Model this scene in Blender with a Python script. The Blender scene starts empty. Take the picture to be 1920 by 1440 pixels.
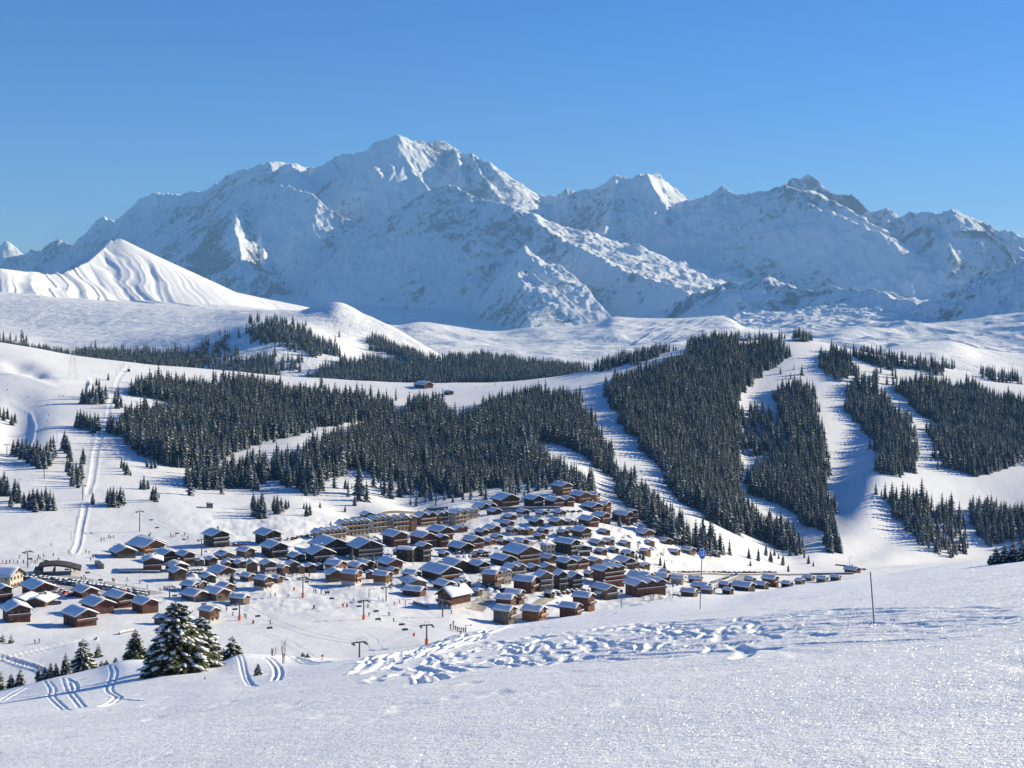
import bpy, bmesh, math, random
import numpy as np
from mathutils import Vector

SC = bpy.context.scene
COL = SC.collection
rnd = random.Random(7)

# ------------------------------------------------------------------ camera
# The camera stands level at the origin, lens axis along +Y (shifted down).
FPX = 2640.0          # focal length in photograph pixels (1920 wide)
HZ = 600.0            # row of the horizon in the photograph
cam_d = bpy.data.cameras.new('camera')
cam = bpy.data.objects.new('camera', cam_d)
COL.objects.link(cam)
cam.location = (0, 0, 0)
cam.rotation_euler = (math.radians(90), 0, 0)
cam_d.sensor_width = 36.0
cam_d.lens = 36.0 * FPX / 1920.0
cam_d.shift_y = -(720.0 - HZ) / 1920.0
cam_d.clip_start = 0.3
cam_d.clip_end = 120000.0
SC.camera = cam

# ------------------------------------------------------------------ light
SUN_AZ = math.radians(26)      # from +X towards +Y
SUN_EL = math.radians(19.5)
world = bpy.data.worlds.new('World')
SC.world = world
world.use_nodes = True
wn = world.node_tree.nodes
wl = world.node_tree.links
bg = wn['Background']
sky = wn.new('ShaderNodeTexSky')
sky.sky_type = 'NISHITA'
sky.sun_disc = False
sky.sun_elevation = SUN_EL
sky.sun_rotation = math.pi / 2 - SUN_AZ
sky.altitude = 2000
sky.air_density = 1.1
sky.dust_density = 0.0
sky.ozone_density = 6.0
hs = wn.new('ShaderNodeHueSaturation')
hs.inputs['Hue'].default_value = 0.511
hs.inputs['Saturation'].default_value = 1.17
wl.new(sky.outputs[0], hs.inputs['Color'])
wl.new(hs.outputs[0], bg.inputs[0])
bg.inputs[1].default_value = 0.084
sun_d = bpy.data.lights.new('sun', 'SUN')
sun_d.energy = 5.0
sun_d.angle = math.radians(0.53)
sun_d.color = (1.0, 0.895, 0.65)
sun = bpy.data.objects.new('sun', sun_d)
COL.objects.link(sun)
SDIR = Vector((math.cos(SUN_EL) * math.cos(SUN_AZ), math.cos(SUN_EL) * math.sin(SUN_AZ), math.sin(SUN_EL)))
sun.rotation_euler = SDIR.to_track_quat('Z', 'Y').to_euler()
sun.location = SDIR * 500

SC.view_settings.view_transform = 'Standard'
SC.view_settings.look = 'None'
SC.view_settings.gamma = 1.0
SC.view_settings.exposure = 0.80
SC.render.engine = 'CYCLES'
SC.cycles.use_denoising = True
SC.cycles.max_bounces = 6
SC.cycles.diffuse_bounces = 3
SC.cycles.volume_bounces = 0

# ------------------------------------------------------------------ helpers
def tag(o, label=None, cat=None, group=None, kind=None):
    if label: o['label'] = label
    if cat: o['category'] = cat
    if group: o['group'] = group
    if kind: o['kind'] = kind
    return o

def px2(px, py, y):
    """world point seen at photograph pixel (px,py), y metres ahead"""
    return ((px - 960.0) / FPX * y, y, (HZ - py) / FPX * y)

def mesh_grid(name, X, Y, Z, mat):
    R, Cn = X.shape
    co = np.stack([X, Y, Z], -1).reshape(-1, 3).astype(np.float32)
    i = np.arange(R * Cn, dtype=np.int32).reshape(R, Cn)
    q = np.stack([i[:-1, :-1], i[:-1, 1:], i[1:, 1:], i[1:, :-1]], -1).reshape(-1, 4)
    me = bpy.data.meshes.new(name)
    me.vertices.add(len(co)); me.vertices.foreach_set('co', co.ravel())
    me.loops.add(q.size); me.loops.foreach_set('vertex_index', q.ravel())
    me.polygons.add(len(q))
    me.polygons.foreach_set('loop_start', np.arange(0, q.size, 4, dtype=np.int32))
    me.polygons.foreach_set('loop_total', np.full(len(q), 4, dtype=np.int32))
    me.polygons.foreach_set('use_smooth', np.ones(len(q), dtype=bool))
    me.update(); me.validate()
    me.materials.append(mat)
    o = bpy.data.objects.new(name, me)
    COL.objects.link(o)
    return o

def _hash(ix, iy, seed):
    h = (ix.astype(np.int64) * 374761393 + iy.astype(np.int64) * 668265263 + seed * 1442695041) & 0xffffffff
    h = ((h ^ (h >> 13)) * 1274126177) & 0xffffffff
    h = h ^ (h >> 16)
    return (h & 0xffff).astype(np.float32) / 65535.0

def vn(x, y, seed=0):
    ix = np.floor(x); iy = np.floor(y)
    fx = (x - ix).astype(np.float32); fy = (y - iy).astype(np.float32)
    ix = ix.astype(np.int64); iy = iy.astype(np.int64)
    u = fx * fx * fx * (fx * (fx * 6 - 15) + 10); v = fy * fy * fy * (fy * (fy * 6 - 15) + 10)
    a = _hash(ix, iy, seed); b = _hash(ix + 1, iy, seed)
    c = _hash(ix, iy + 1, seed); d = _hash(ix + 1, iy + 1, seed)
    return (a + (b - a) * u) * (1 - v) + (c + (d - c) * u) * v

def fbm(x, y, octv=4, seed=0, gain=0.5):
    s = 0; a = 1.0; t = 0
    for k in range(octv):
        s = s + a * (vn(x, y, seed + k * 17) - 0.5); t += a
        x, y = x * 1.93 + y * 0.55, y * 1.93 - x * 0.55
        a *= gain
    return s / t * 2

def ridged(x, y, octv=4, seed=0, gain=0.5):
    s = 0; a = 1.0; t = 0
    for k in range(octv):
        s = s + a * (1 - np.abs(vn(x, y, seed + k * 17) * 2 - 1)); t += a
        x, y = x * 1.93 + y * 0.55, y * 1.93 - x * 0.55
        a *= gain
    return s / t

def sstep(a, b, x):
    t = np.clip((x - a) / (b - a), 0, 1)
    return t * t * (3 - 2 * t)

def pchip(xk, yk, x):
    xk = np.asarray(xk, float); yk = np.asarray(yk, float)
    h = np.diff(xk); dl = np.diff(yk) / h
    m = np.zeros_like(yk)
    w1 = 2 * h[1:] + h[:-1]; w2 = h[1:] + 2 * h[:-1]
    same = dl[:-1] * dl[1:] > 0
    with np.errstate(divide='ignore', invalid='ignore'):
        mm = (w1 + w2) / (w1 / dl[:-1] + w2 / dl[1:])
    m[1:-1] = np.where(same, mm, 0)
    m[0] = dl[0]; m[-1] = dl[-1]
    x = np.clip(x, xk[0], xk[-1])
    i = np.clip(np.searchsorted(xk, x, side='right') - 1, 0, len(xk) - 2)
    t = (x - xk[i]) / h[i]
    return ((1 + 2 * t) * (1 - t) ** 2 * yk[i] + t * (1 - t) ** 2 * h[i] * m[i]
            + t * t * (3 - 2 * t) * yk[i + 1] + t * t * (t - 1) * h[i] * m[i + 1])

def sheet_z(lines, T, Yr, mix=None):
    """lines: contour lines, each [(px,py,y)...]. T: column tangents (px-space), Yr: rows.
    returns Z[row, col]"""
    pxc = T * FPX + 960
    ks = []
    for L in lines:
        a = np.array(L, float)
        py = pchip(a[:, 0], a[:, 1], pxc); yy = pchip(a[:, 0], a[:, 2], pxc)
        ks.append((yy, (HZ - py) / FPX * yy))
    YK = np.stack([k[0] for k in ks], 1); ZK = np.stack([k[1] for k in ks], 1)
    Z = np.empty((len(Yr), len(T)))
    for c in range(len(T)):
        yk = YK[c].copy()
        for k in range(1, len(yk)):
            if yk[k] <= yk[k - 1] + 1: yk[k] = yk[k - 1] + 1
        Z[:, c] = pchip(yk, ZK[c], Yr)
    return Z

# ------------------------------------------------------------------ materials
def new_mat(name):
    m = bpy.data.materials.new(name); m.use_nodes = True
    n = m.node_tree.nodes; l = m.node_tree.links
    return m, n, l, n['Principled BSDF']

def plain(name, col, rough=0.8, var=0.0, scale=3.0, spec=0.3, metal=0.0):
    m, n, l, b = new_mat(name)
    b.inputs['Base Color'].default_value = (*col, 1)
    b.inputs['Roughness'].default_value = rough
    b.inputs['Specular IOR Level'].default_value = spec
    b.inputs['Metallic'].default_value = metal
    if var:
        tc = n.new('ShaderNodeTexCoord'); nz = n.new('ShaderNodeTexNoise')
        nz.inputs['Scale'].default_value = scale; nz.inputs['Detail'].default_value = 4
        l.new(tc.outputs['Object'], nz.inputs['Vector'])
        mx = n.new('ShaderNodeMix'); mx.data_type = 'RGBA'
        mx.inputs['A'].default_value = (*[c * (1 - var) for c in col], 1)
        mx.inputs['B'].default_value = (*[min(1, c * (1 + var)) for c in col], 1)
        l.new(nz.outputs['Fac'], mx.inputs['Factor'])
        l.new(mx.outputs['Result'], b.inputs['Base Color'])
    return m

def nodes_noise(n, l, vec, scale, detail=4, rough=0.5):
    nz = n.new('ShaderNodeTexNoise'); nz.inputs['Scale'].default_value = scale
    nz.inputs['Detail'].default_value = detail; nz.inputs['Roughness'].default_value = rough
    l.new(vec, nz.inputs['Vector']); return nz

def ramp(n, l, src, a, b, c0=0.0, c1=1.0):
    r = n.new('ShaderNodeMapRange'); r.interpolation_type = 'SMOOTHSTEP'
    r.inputs['From Min'].default_value = a; r.inputs['From Max'].default_value = b
    r.inputs['To Min'].default_value = c0; r.inputs['To Max'].default_value = c1
    l.new(src, r.inputs['Value']); return r.outputs[0]

def math_n(n, l, op, a, b):
    m = n.new('ShaderNodeMath'); m.operation = op
    for i, v in enumerate((a, b)):
        if isinstance(v, (int, float)): m.inputs[i].default_value = v
        else: l.new(v, m.inputs[i])
    return m.outputs[0]

SNOW = (0.87, 0.865, 0.86)
ROCK = (0.16, 0.15, 0.15)

def mat_mountain(name, steep0, steep1, sc, bump=20.0, rock=ROCK):
    """snow with bare rock where the slope is steep"""
    m, n, l, b = new_mat(name)
    g = n.new('ShaderNodeNewGeometry')
    sep = n.new('ShaderNodeSeparateXYZ'); l.new(g.outputs['True Normal'], sep.inputs[0])
    mp = n.new('ShaderNodeMapping'); mp.inputs['Scale'].default_value = (1, 1, 0.8)
    l.new(g.outputs['Position'], mp.inputs['Vector'])
    n1 = nodes_noise(n, l, mp.outputs[0], sc, 8, 0.62)
    n2 = nodes_noise(n, l, g.outputs['Position'], sc * 0.13, 4)
    v = math_n(n, l, 'ADD', sep.outputs['Z'], math_n(n, l, 'MULTIPLY', math_n(n, l, 'SUBTRACT', n1.outputs[0], 0.5), 0.7))
    v = math_n(n, l, 'ADD', v, math_n(n, l, 'MULTIPLY', math_n(n, l, 'SUBTRACT', n2.outputs[0], 0.5), 1.3))
    f = ramp(n, l, v, steep0, steep1, 1.0, 0.0)
    mx = n.new('ShaderNodeMix'); mx.data_type = 'RGBA'
    l.new(f, mx.inputs['Factor'])
    mx.inputs['A'].default_value = (*SNOW, 1); mx.inputs['B'].default_value = (*rock, 1)
    l.new(mx.outputs['Result'], b.inputs['Base Color'])
    b.inputs['Roughness'].default_value = 0.9; b.inputs['Specular IOR Level'].default_value = 0.1
    bp = n.new('ShaderNodeBump'); bp.inputs['Strength'].default_value = 0.6; bp.inputs['Distance'].default_value = bump
    l.new(n1.outputs[0], bp.inputs['Height']); l.new(bp.outputs[0], b.inputs['Normal'])
    return m

def mat_snow_hill(name, bumps, tint=SNOW):
    m, n, l, b = new_mat(name)
    g = n.new('ShaderNodeNewGeometry')
    b.inputs['Base Color'].default_value = (*tint, 1)
    b.inputs['Roughness'].default_value = 0.8; b.inputs['Specular IOR Level'].default_value = 0.15
    last = None
    for sc, dist in bumps:
        nz = nodes_noise(n, l, g.outputs['Position'], sc, 6, 0.6)
        bp = n.new('ShaderNodeBump'); bp.inputs['Strength'].default_value = 1.0; bp.inputs['Distance'].default_value = dist
        l.new(nz.outputs[0], bp.inputs['Height'])
        if last: l.new(last, bp.inputs['Normal'])
        last = bp.outputs[0]
    l.new(last, b.inputs['Normal'])
    return m
# ------------------------------------------------------------------ ground (foreground slope, valley, first ridge)
TA = np.linspace(-0.53, 0.53, 1340)
YA = np.concatenate([
    np.geomspace(3.0, 21, 140, endpoint=False), np.arange(21, 30, 0.1), np.arange(30, 104, 0.15), np.arange(104, 150, 0.4),
    np.geomspace(150, 2700, 470)])
YOFF = 8.0     # columns meet behind the camera

CREST = [(-500,1370,120),(-300,1345,118),(0,1296,116),(50,1284,115),(110,1269,115),(183,1253,115),(245,1237,112),(330,1240,100),(410,1242,100),
    (450,1226,104),(500,1228,104),(560,1233,104),(640,1236,100),(700,1234,100),(780,1214,98),(850,1190,98),(930,1174,98),
    (1000,1165,98),(1060,1156,98),(1110,1149,98),(1160,1141,98),(1230,1132,98),(1300,1126,98),(1347,1123,98),(1380,1119,99),
    (1430,1110,100),(1480,1102,100),(1530,1095,101),(1580,1088,101),(1650,1079,103),(1747,1063,105),(1847,1049,108),(1920,1040,110),(2100,1010,115),(2420,960,120)]
def off(L, dpy, ky, dy=0):
    return [(p, q + dpy, y * ky + dy) for p, q, y in L]
def plane_line(y):
    # z = -1.7 + .135 x - .199 y
    return [(px, HZ - FPX * (-1.7 / y + 0.135 * (px - 960) / FPX - 0.199), y) for px in (-500, 0, 500, 960, 1400, 1920, 2420)]
LA = [
    plane_line(2.9), plane_line(12), plane_line(30),
    [(px, q, y) for (px, q, y) in plane_line(62)],
    off(CREST, 3, 0.86), CREST, off(CREST, 9, 1.25), off(CREST, 34, 2.1),
    [(-500,1400,400),(0,1320,400),(245,1290,400),(450,1275,410),(640,1262,420),(850,1238,420),(1000,1212,430),(1160,1188,450),(1300,1172,480),(1450,1150,520),(1650,1140,580),(1920,1110,620),(2420,1060,650)],
    [(-500,1230,480),(0,1228,490),(200,1215,500),(400,1205,510),(600,1200,520),(800,1192,530),(950,1188,560),(1100,1172,600),(1250,1145,650),(1400,1132,720),(1600,1115,800),(1920,1090,900),(2420,1040,900)],
    [(-500,1165,570),(0,1165,575),(139,1172,570),(400,1160,600),(650,1145,630),(830,1140,655),(980,1160,650),(1100,1148,680),(1250,1115,780),(1400,1112,850),(1600,1085,1000),(1920,1062,1150),(2420,1020,1150)],
    [(-500,1080,690),(0,1082,690),(300,1078,705),(500,1082,715),(700,1078,740),(900,1088,735),(1000,1105,725),(1100,1105,770),(1250,1088,870),(1450,1083,1000),(1600,1068,1130),(1920,1050,1260),(2420,1015,1260)],
    [(-500,1020,770),(0,1022,780),(300,1032,790),(500,1036,800),(700,1030,860),(900,1034,880),(1100,1042,900),(1300,1060,1000),(1500,1064,1120),(1640,1060,1240),(1900,1040,1400),(2420,1010,1400)],
    [(-500,950,880),(0,958,885),(300,965,905),(500,985,900),(620,985,930),(700,972,980),(900,955,1040),(1050,926,1100),(1200,968,1090),(1350,1012,1120),(1500,1046,1200),(1600,1044,1290),(1700,1022,1370),(1900,1000,1450),(2420,980,1500)],
    [(-500,840,1150),(0,850,1150),(200,855,1180),(400,885,1170),(600,885,1180),(800,902,1230),(1000,888,1270),(1150,916,1250),(1300,958,1300),(1450,1000,1340),(1560,985,1420),(1650,905,1540),(1750,890,1620),(1920,880,1700),(2420,880,1800)],
    [(-500,760,1400),(0,762,1400),(200,765,1430),(400,795,1480),(600,803,1530),(800,812,1550),(1000,800,1590),(1150,803,1600),(1300,830,1600),(1450,855,1660),(1560,850,1720),(1700,800,1870),(1920,800,1960),(2420,800,2000)],
    [(-500,690,1600),(0,690,1600),(200,708,1660),(400,725,1740),(600,740,1800),(800,752,1820),(1000,742,1830),(1150,730,1850),(1300,715,1900),(1450,715,1960),(1560,715,2000),(1700,725,2060),(1920,745,2110),(2420,760,2150)],
    [(-500,590,1850),(0,642,1850),(60,652,1850),(130,666,1850),(260,680,1900),(400,692,1950),(520,703,1980),(640,711,2000),(800,718,2020),(880,718,2020),(960,715,2020),(1040,706,2030),(1100,696,2040),(1160,684,2060),(1220,668,2080),(1290,652,2120),(1330,645,2150),(1380,636,2180),(1420,638,2190),(1480,634,2200),(1540,641,2200),(1600,655,2200),(1700,676,2200),(1780,692,2210),(1850,705,2230),(1920,716,2250),(2100,740,2300),(2420,740,2300)],
]
LA.append(off(LA[-1], 9, 1.06)); LA.append(off(LA[-2], 60, 1.2, 150))

def smooth_cols(Z, k):
    ker = np.hanning(2 * k + 1); ker /= ker.sum()
    P = np.pad(Z, ((0, 0), (k, k)), mode='edge')
    out = np.empty_like(Z)
    for r in range(Z.shape[0]): out[r] = np.convolve(P[r], ker, 'valid')
    return out

ZA = sheet_z(LA, TA, YA)
ZA = smooth_cols(ZA, 14)
XA = (YA[:, None] + YOFF) * TA[None, :]
YYA = np.repeat(YA[:, None], len(TA), 1)
# the profile is defined on x/y, the grid on x/(y+YOFF): resample columns
for r in range(len(YA)):
    if YA[r] > 14:
        tq = np.clip(XA[r] / YA[r], TA[0], TA[-1])
        ZA[r] = np.interp(tq, TA, ZA[r])
pl = -1.7 + 0.135 * XA - 0.199 * YYA
wpl = 1 - sstep(18, 34, YYA)
ZA = ZA * (1 - wpl) + pl * wpl

PXA = XA / YYA * FPX + 960
PYA = HZ - ZA / YYA * FPX
vis_far = YYA > 240
# gentle valley relief
far = sstep(200, 420, YYA)
ZA += far * (fbm(XA / 120, YYA / 120, 4, 3) * 2.2 + fbm(XA / 22, YYA / 22, 3, 9) * 0.25 * (YYA < 1300)
             + fbm(XA / 9, YYA / 9, 2, 19) * 0.12 * (YYA < 1300))

_v = np.exp(-(np.maximum(np.abs((PXA - 830) / 560) - 0.7, 0) / 0.15) ** 2) * np.exp(-(np.maximum(np.abs(PYA - (1055 + 0 * PXA)) / 95 - 0.8, 0) / 0.2) ** 2) * vis_far
ZA += _v * (fbm(XA / 13, YYA / 13, 3, 131) * 0.9 + fbm(XA / 4, YYA / 4, 2, 133) * 0.45)
def dent(px, py, rx, ry, depth, ang=0.0, sharp=2.0):
    """lower (or raise) the far ground round the spot seen at px,py"""
    global ZA
    dx = PXA - px; dy = PYA - py
    ca, sa = math.cos(ang), math.sin(ang)
    u = (dx * ca + dy * sa) / rx; v = (-dx * sa + dy * ca) / ry
    ZA = ZA - depth * np.exp(-(u * u + v * v) ** (sharp / 2)) * vis_far
# gully and hollows of the wooded hill
dent(1400, 830, 45, 120, 12, 0.1)
dent(1470, 1000, 60, 60, 8, 0.6)
dent(1150, 900, 55, 60, 8, 0.6)
dent(1240, 960, 60, 25, 8, 0.6)
dent(1860, 930, 120, 60, 12)
dent(35, 686, 30, 9, 7, 0.15)
dent(70, 698, 20, 6, 5, 0.15)
dent(30, 800, 45, 60, 9, 0.3)
dent(660, 960, 70, 14, 4, 0.3)
dent(780, 940, 80, 30, 6, 0.45)
dent(700, 895, 120, 14, -5, 0.35)
dent(640, 800, 120, 16, -3, -0.35)

def path(pts, wpx, depth, lip=0.0, lipside=0):
    """a groove or piste pressed into the far snow along pixels pts"""
    global ZA
    P = np.array(pts, float)
    best = np.full(ZA.shape, 1e9); side = np.zeros(ZA.shape)
    x0, x1, y0, y1 = P[:, 0].min() - 60, P[:, 0].max() + 60, P[:, 1].min() - 60, P[:, 1].max() + 60
    sel = (PXA > x0) & (PXA < x1) & (PYA > y0) & (PYA < y1) & vis_far
    qx = PXA[sel]; qy = PYA[sel]; b = np.full(qx.shape, 1e9); s = np.zeros(qx.shape)
    for (ax, ay), (bx, by) in zip(P[:-1], P[1:]):
        L2 = (bx - ax) ** 2 + (by - ay) ** 2
        t = np.clip(((qx - ax) * (bx - ax) + (qy - ay) * (by - ay)) / L2, 0, 1)
        d = np.hypot(qx - ax - t * (bx - ax), qy - ay - t * (by - ay))
        sg = np.sign((bx - ax) * (qy - ay) - (by - ay) * (qx - ax))
        m = d < b; b = np.where(m, d, b); s = np.where(m, sg, s)
    w = b / wpx
    dz = -depth * np.exp(-w ** 4)
    if lip: dz += lip * np.exp(-((w - 1.5) / 0.5) ** 2) * (1 if lipside == 0 else (s * lipside > 0))
    ZA[sel] += dz
# drag-lift track and its snow banks (left), pistes, cart tracks
path([(240,690),(222,712),(205,760),(200,800)], 3.5, 0.25, 0.15)
path([(190,812),(180,850),(172,900),(165,925)], 5, 0.28, 0.22)
path([(160,950),(152,985),(146,1020),(140,1035)], 4.5, 0.3, 0.25)
path([(0,690),(60,700),(110,718),(160,720)], 6, 1.0, 0.8)
path([(0,870),(40,855),(62,820),(66,790),(58,765),(20,745),(0,742)], 2.2, -0.5)
path([(0,1232),(60,1252),(110,1275)], 3, 0.5, 0.6)
path([(0,1238),(90,1215),(180,1200)], 2, 0.4, 0.3)
path([(700,1010),(640,998),(600,1000),(520,1030),(450,1040)], 3, 0.5, 0.5)
path([(650,988),(720,975),(800,962),(900,945),(980,938)], 3, 0.8, 0.8)
path([(880,962),(1000,955),(1150,990),(1300,1040)], 3, 0.7, 0.7)

# ------------------------------------------------------------------ tracks trodden in the foreground snow
def groove(Z, X, Y, pts, w, depth, rim, wob=0.0, seed=0):
    P = np.array(pts, float)
    for _ in range(2 if len(P) > 3 else 0):
        P = np.concatenate([P[:1], np.stack([P[:-1] * .75 + P[1:] * .25, P[:-1] * .25 + P[1:] * .75], 1).reshape(-1, 2), P[-1:]])
    if wob:
        # resample and wobble
        seg = np.hypot(*np.diff(P, axis=0).T); s = np.concatenate([[0], np.cumsum(seg)])
        q = np.arange(0, s[-1], 0.8)
        P = np.stack([np.interp(q, s, P[:, 0]), np.interp(q, s, P[:, 1])], 1)
        P[:, 1] += wob * fbm(q / 4.0, q * 0 + seed, 2, seed) * 2
        P[:, 0] += wob * fbm(q / 3.0, q * 0 + seed + 5, 2, seed + 3)
    r0 = np.searchsorted(YA, P[:, 1].min() - 3); r1 = np.searchsorted(YA, P[:, 1].max() + 3)
    for (ax, ay), (bx, by) in zip(P[:-1], P[1:]):
        a = max(0, np.searchsorted(YA, min(ay, by) - 4 * w)); b = np.searchsorted(YA, max(ay, by) + 4 * w)
        if b <= a: continue
        xm = min(ax, bx) - 4 * w; xM = max(ax, bx) + 4 * w
        yr = YA[(a + b) // 2] + YOFF
        c0 = max(0, np.searchsorted(TA, xm / (YA[a] + YOFF if xm < 0 else YA[b - 1] + YOFF)) - 1)
        c1 = min(len(TA), np.searchsorted(TA, xM / (YA[a] + YOFF if xM > 0 else YA[b - 1] + YOFF)) + 1)
        if c1 <= c0: continue
        qx = X[a:b, c0:c1]; qy = Y[a:b, c0:c1]
        L2 = (bx - ax) ** 2 + (by - ay) ** 2 + 1e-9
        t = np.clip(((qx - ax) * (bx - ax) + (qy - ay) * (by - ay)) / L2, 0, 1)
        d = np.hypot(qx - ax - t * (bx - ax), qy - ay - t * (by - ay)) / w
        D[a:b, c0:c1] = np.maximum(D[a:b, c0:c1], depth * np.exp(-d ** 4))
        RM[a:b, c0:c1] = np.maximum(RM[a:b, c0:c1], rim * np.exp(-((d - 1.7) / 0.6) ** 2))
D = np.zeros_like(ZA); RM = np.zeros_like(ZA)
def fg(px, py):
    """ground point of the foreground slope seen at px,py"""
    t = (px - 960) / FPX
    c = np.interp(t, TA, np.arange(len(TA)))
    rows = np.arange(0, np.searchsorted(YA, 135))
    # walk along the line of sight
    x = t * YA[rows]; tt = x / (YA[rows] + YOFF)
    ci = np.clip(np.round((tt - TA[0]) / (TA[1] - TA[0])).astype(int), 0, len(TA) - 1)
    pyr = HZ - ZA0[rows, ci] / YA[rows] * FPX
    i = np.argmax(pyr <= py)
    if not (pyr <= py).any(): i = int(np.argmin(pyr))
    y = YA[rows[i]]
    return (t * y, y)
ZA0 = ZA.copy()
def track(pix, w, depth, rim, wob=0.0, seed=0):
    groove(ZA, XA, YYA, [fg(*p) for p in pix], w, depth, rim, wob, seed)
R2 = random.Random(3)
# long cross tracks over the right half
for k in range(64):
    x0 = R2.uniform(940, 1500); L = R2.uniform(120, 520); x1 = min(1915, x0 + L)
    f = R2.random()
    def yb(x): return np.interp(x, [600, 700, 850, 1000, 1160, 1300, 1450, 1650, 1920], [1262, 1252, 1215, 1190, 1170, 1160, 1150, 1142, 1140])
    def yt(x): return np.interp(x, [600, 700, 850, 1000, 1160, 1300, 1450, 1650, 1920], [1266, 1275, 1262, 1245, 1235, 1232, 1222, 1195, 1190])
    g = lambda x: yb(x) + (yt(x) - yb(x)) * f
    y1 = g(x1) + R2.uniform(-9, 5)
    track([(x0, g(x0)), ((x0 + x1) / 2, (g(x0) + y1) / 2 + R2.uniform(-4, 4)), (x1, y1)], R2.uniform(0.09, 0.2), R2.uniform(0.01, 0.055) * (1 if x0 < 1200 else 0.7), R2.uniform(0.01, 0.03), 0.4, k)
# churned snow between
for k in range(170):
    x0 = R2.triangular(680, 1620, 1080); f = R2.random() * (1 if x0 < 1100 else 0.75)
    y0 = yb(x0) + (yt(x0) - yb(x0)) * f
    L = R2.uniform(12, 60); a = R2.choice([0.12, -0.15, 0.3, -0.5, -0.55, 0.05])
    track([(x0, y0), (x0 + L * 0.5, y0 - L * 0.5 * a + R2.uniform(-3, 3)), (x0 + L, y0 - L * a * 0.8)], R2.uniform(0.07, 0.17), R2.uniform(0.02, 0.07), R2.uniform(0.01, 0.03), 0.4, 50 + k)
for k, (x0, y0, L) in enumerate([(660,1262,60),(690,1262,70),(720,1255,80),(745,1245,90),(790,1235,90),(830,1225,80),(870,1212,90)]):
    for q in range(3):
        track([(x0 + q * 14, y0 - q * 7), (x0 + L * .5, y0 - L * .28 - q * 7), (x0 + L + q * 10, y0 - L * .42 - q * 8)], 0.12, 0.07, 0.03, 0.3, 200 + k * 3 + q)
# twin ski tracks on the left
for dx in (0, 11):
    track([(203+dx,1247),(210+dx,1262),(201+dx,1283),(197+dx,1295),(216+dx,1306)], 0.06, 0.035, 0.004)
    track([(216+dx,1306),(204+dx,1316),(186+dx,1325)], 0.08, 0.05, 0.01)
    track([(82+dx,1277),(95+dx,1293),(88+dx,1303),(100+dx,1316),(120+dx,1331)], 0.06, 0.035, 0.004)
    track([(116+dx,1270),(122+dx,1290),(132+dx,1305),(150+dx,1325)], 0.06, 0.035, 0.004)
    track([(443+dx*.7,1228),(450+dx*.7,1240),(454+dx*.7,1262),(463+dx*.7,1280),(474+dx*.7,1287)], 0.06, 0.042, 0.005)
    track([(495+dx,1234),(512+dx,1247),(518+dx,1262),(512+dx,1275)], 0.08, 0.04, 0.01)
    track([(0+dx,1312),(20+dx,1300),(45+dx,1288)], 0.085, 0.06, 0.01)
track([(128,1272),(142,1280),(146,1292),(134,1300)], 0.085, 0.06, 0.01)
track([(216,1306),(240,1310),(266,1313)], 0.06, 0.042, 0.005)
track([(553,1232),(566,1240),(600,1246),(640,1240)], 0.2, 0.2, 0.05)
ZA = ZA - D + np.where(D > 0.03, 0, RM)
near = 1 - sstep(140, 200, YYA)
band = near * sstep(20, 40, YYA) * 0
zone = near * np.exp(-((PYA - (np.interp(PXA, [600,850,1160,1450,1920],[1262,1238,1202,1186,1165]))) / 26) ** 2) * sstep(620, 760, PXA)
ZA += zone * fbm(XA / 1.3, YYA / 1.3, 4, 31) * 0.03 + zone * fbm(XA / 0.45, YYA / 0.45, 2, 33) * 0.02
ZA -= near * np.clip(fbm(XA / 1.1, YYA / 2.2, 3, 79) - 0.42, 0, 1) * 0.10
ZA += near * (fbm(XA / 14, YYA / 14, 3, 5) * 0.16 + fbm(XA / 2.6, YYA / 1.6, 3, 77) * 0.03 + fbm(XA / 0.7, YYA / 0.5, 2, 78) * 0.010)

def ground_z(x, y):
    t = x / (y + YOFF)
    c = (t - TA[0]) / (TA[1] - TA[0]); r = np.interp(y, YA, np.arange(len(YA)))
    c = min(max(c, 0), len(TA) - 1.001); r = min(max(r, 0), len(YA) - 1.001)
    c0, r0 = int(c), int(r); u, v = c - c0, r - r0
    Zs = ZA
    return float((Zs[r0, c0] * (1 - u) + Zs[r0, c0 + 1] * u) * (1 - v) + (Zs[r0 + 1, c0] * (1 - u) + Zs[r0 + 1, c0 + 1] * u) * v)
def ground_zv(x, y):
    t = x / (y + YOFF)
    c = np.clip((t - TA[0]) / (TA[1] - TA[0]), 0, len(TA) - 1.001); r = np.clip(np.interp(y, YA, np.arange(len(YA))), 0, len(YA) - 1.001)
    c0 = c.astype(int); r0 = r.astype(int); u, v = c - c0, r - r0
    return (ZA[r0, c0] * (1 - u) + ZA[r0, c0 + 1] * u) * (1 - v) + (ZA[r0 + 1, c0] * (1 - u) + ZA[r0 + 1, c0 + 1] * u) * v
YQ = np.geomspace(160, 2600, 1200)
YN = np.arange(20, 160, 0.3)
def spot(px, py, near=False):
    """world ground point seen at photograph pixel px,py (first surface beyond the foreground crest, or on the foreground)"""
    yy = YN if near else YQ[YQ > 330]
    x = (px - 960) / FPX * yy
    z = ground_zv(x, yy)
    p = HZ - z / yy * FPX
    h = np.nonzero(p <= py)[0]
    i = h[0] if len(h) else int(np.argmin(p))
    y = yy[i]
    if i > 0 and len(h):
        a, b = p[i - 1], p[i]
        y = yy[i - 1] + (yy[i] - yy[i - 1]) * (a - py) / max(1e-6, a - b)
    x = (px - 960) / FPX * y
    return (x, y, ground_z(x, y))

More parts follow.
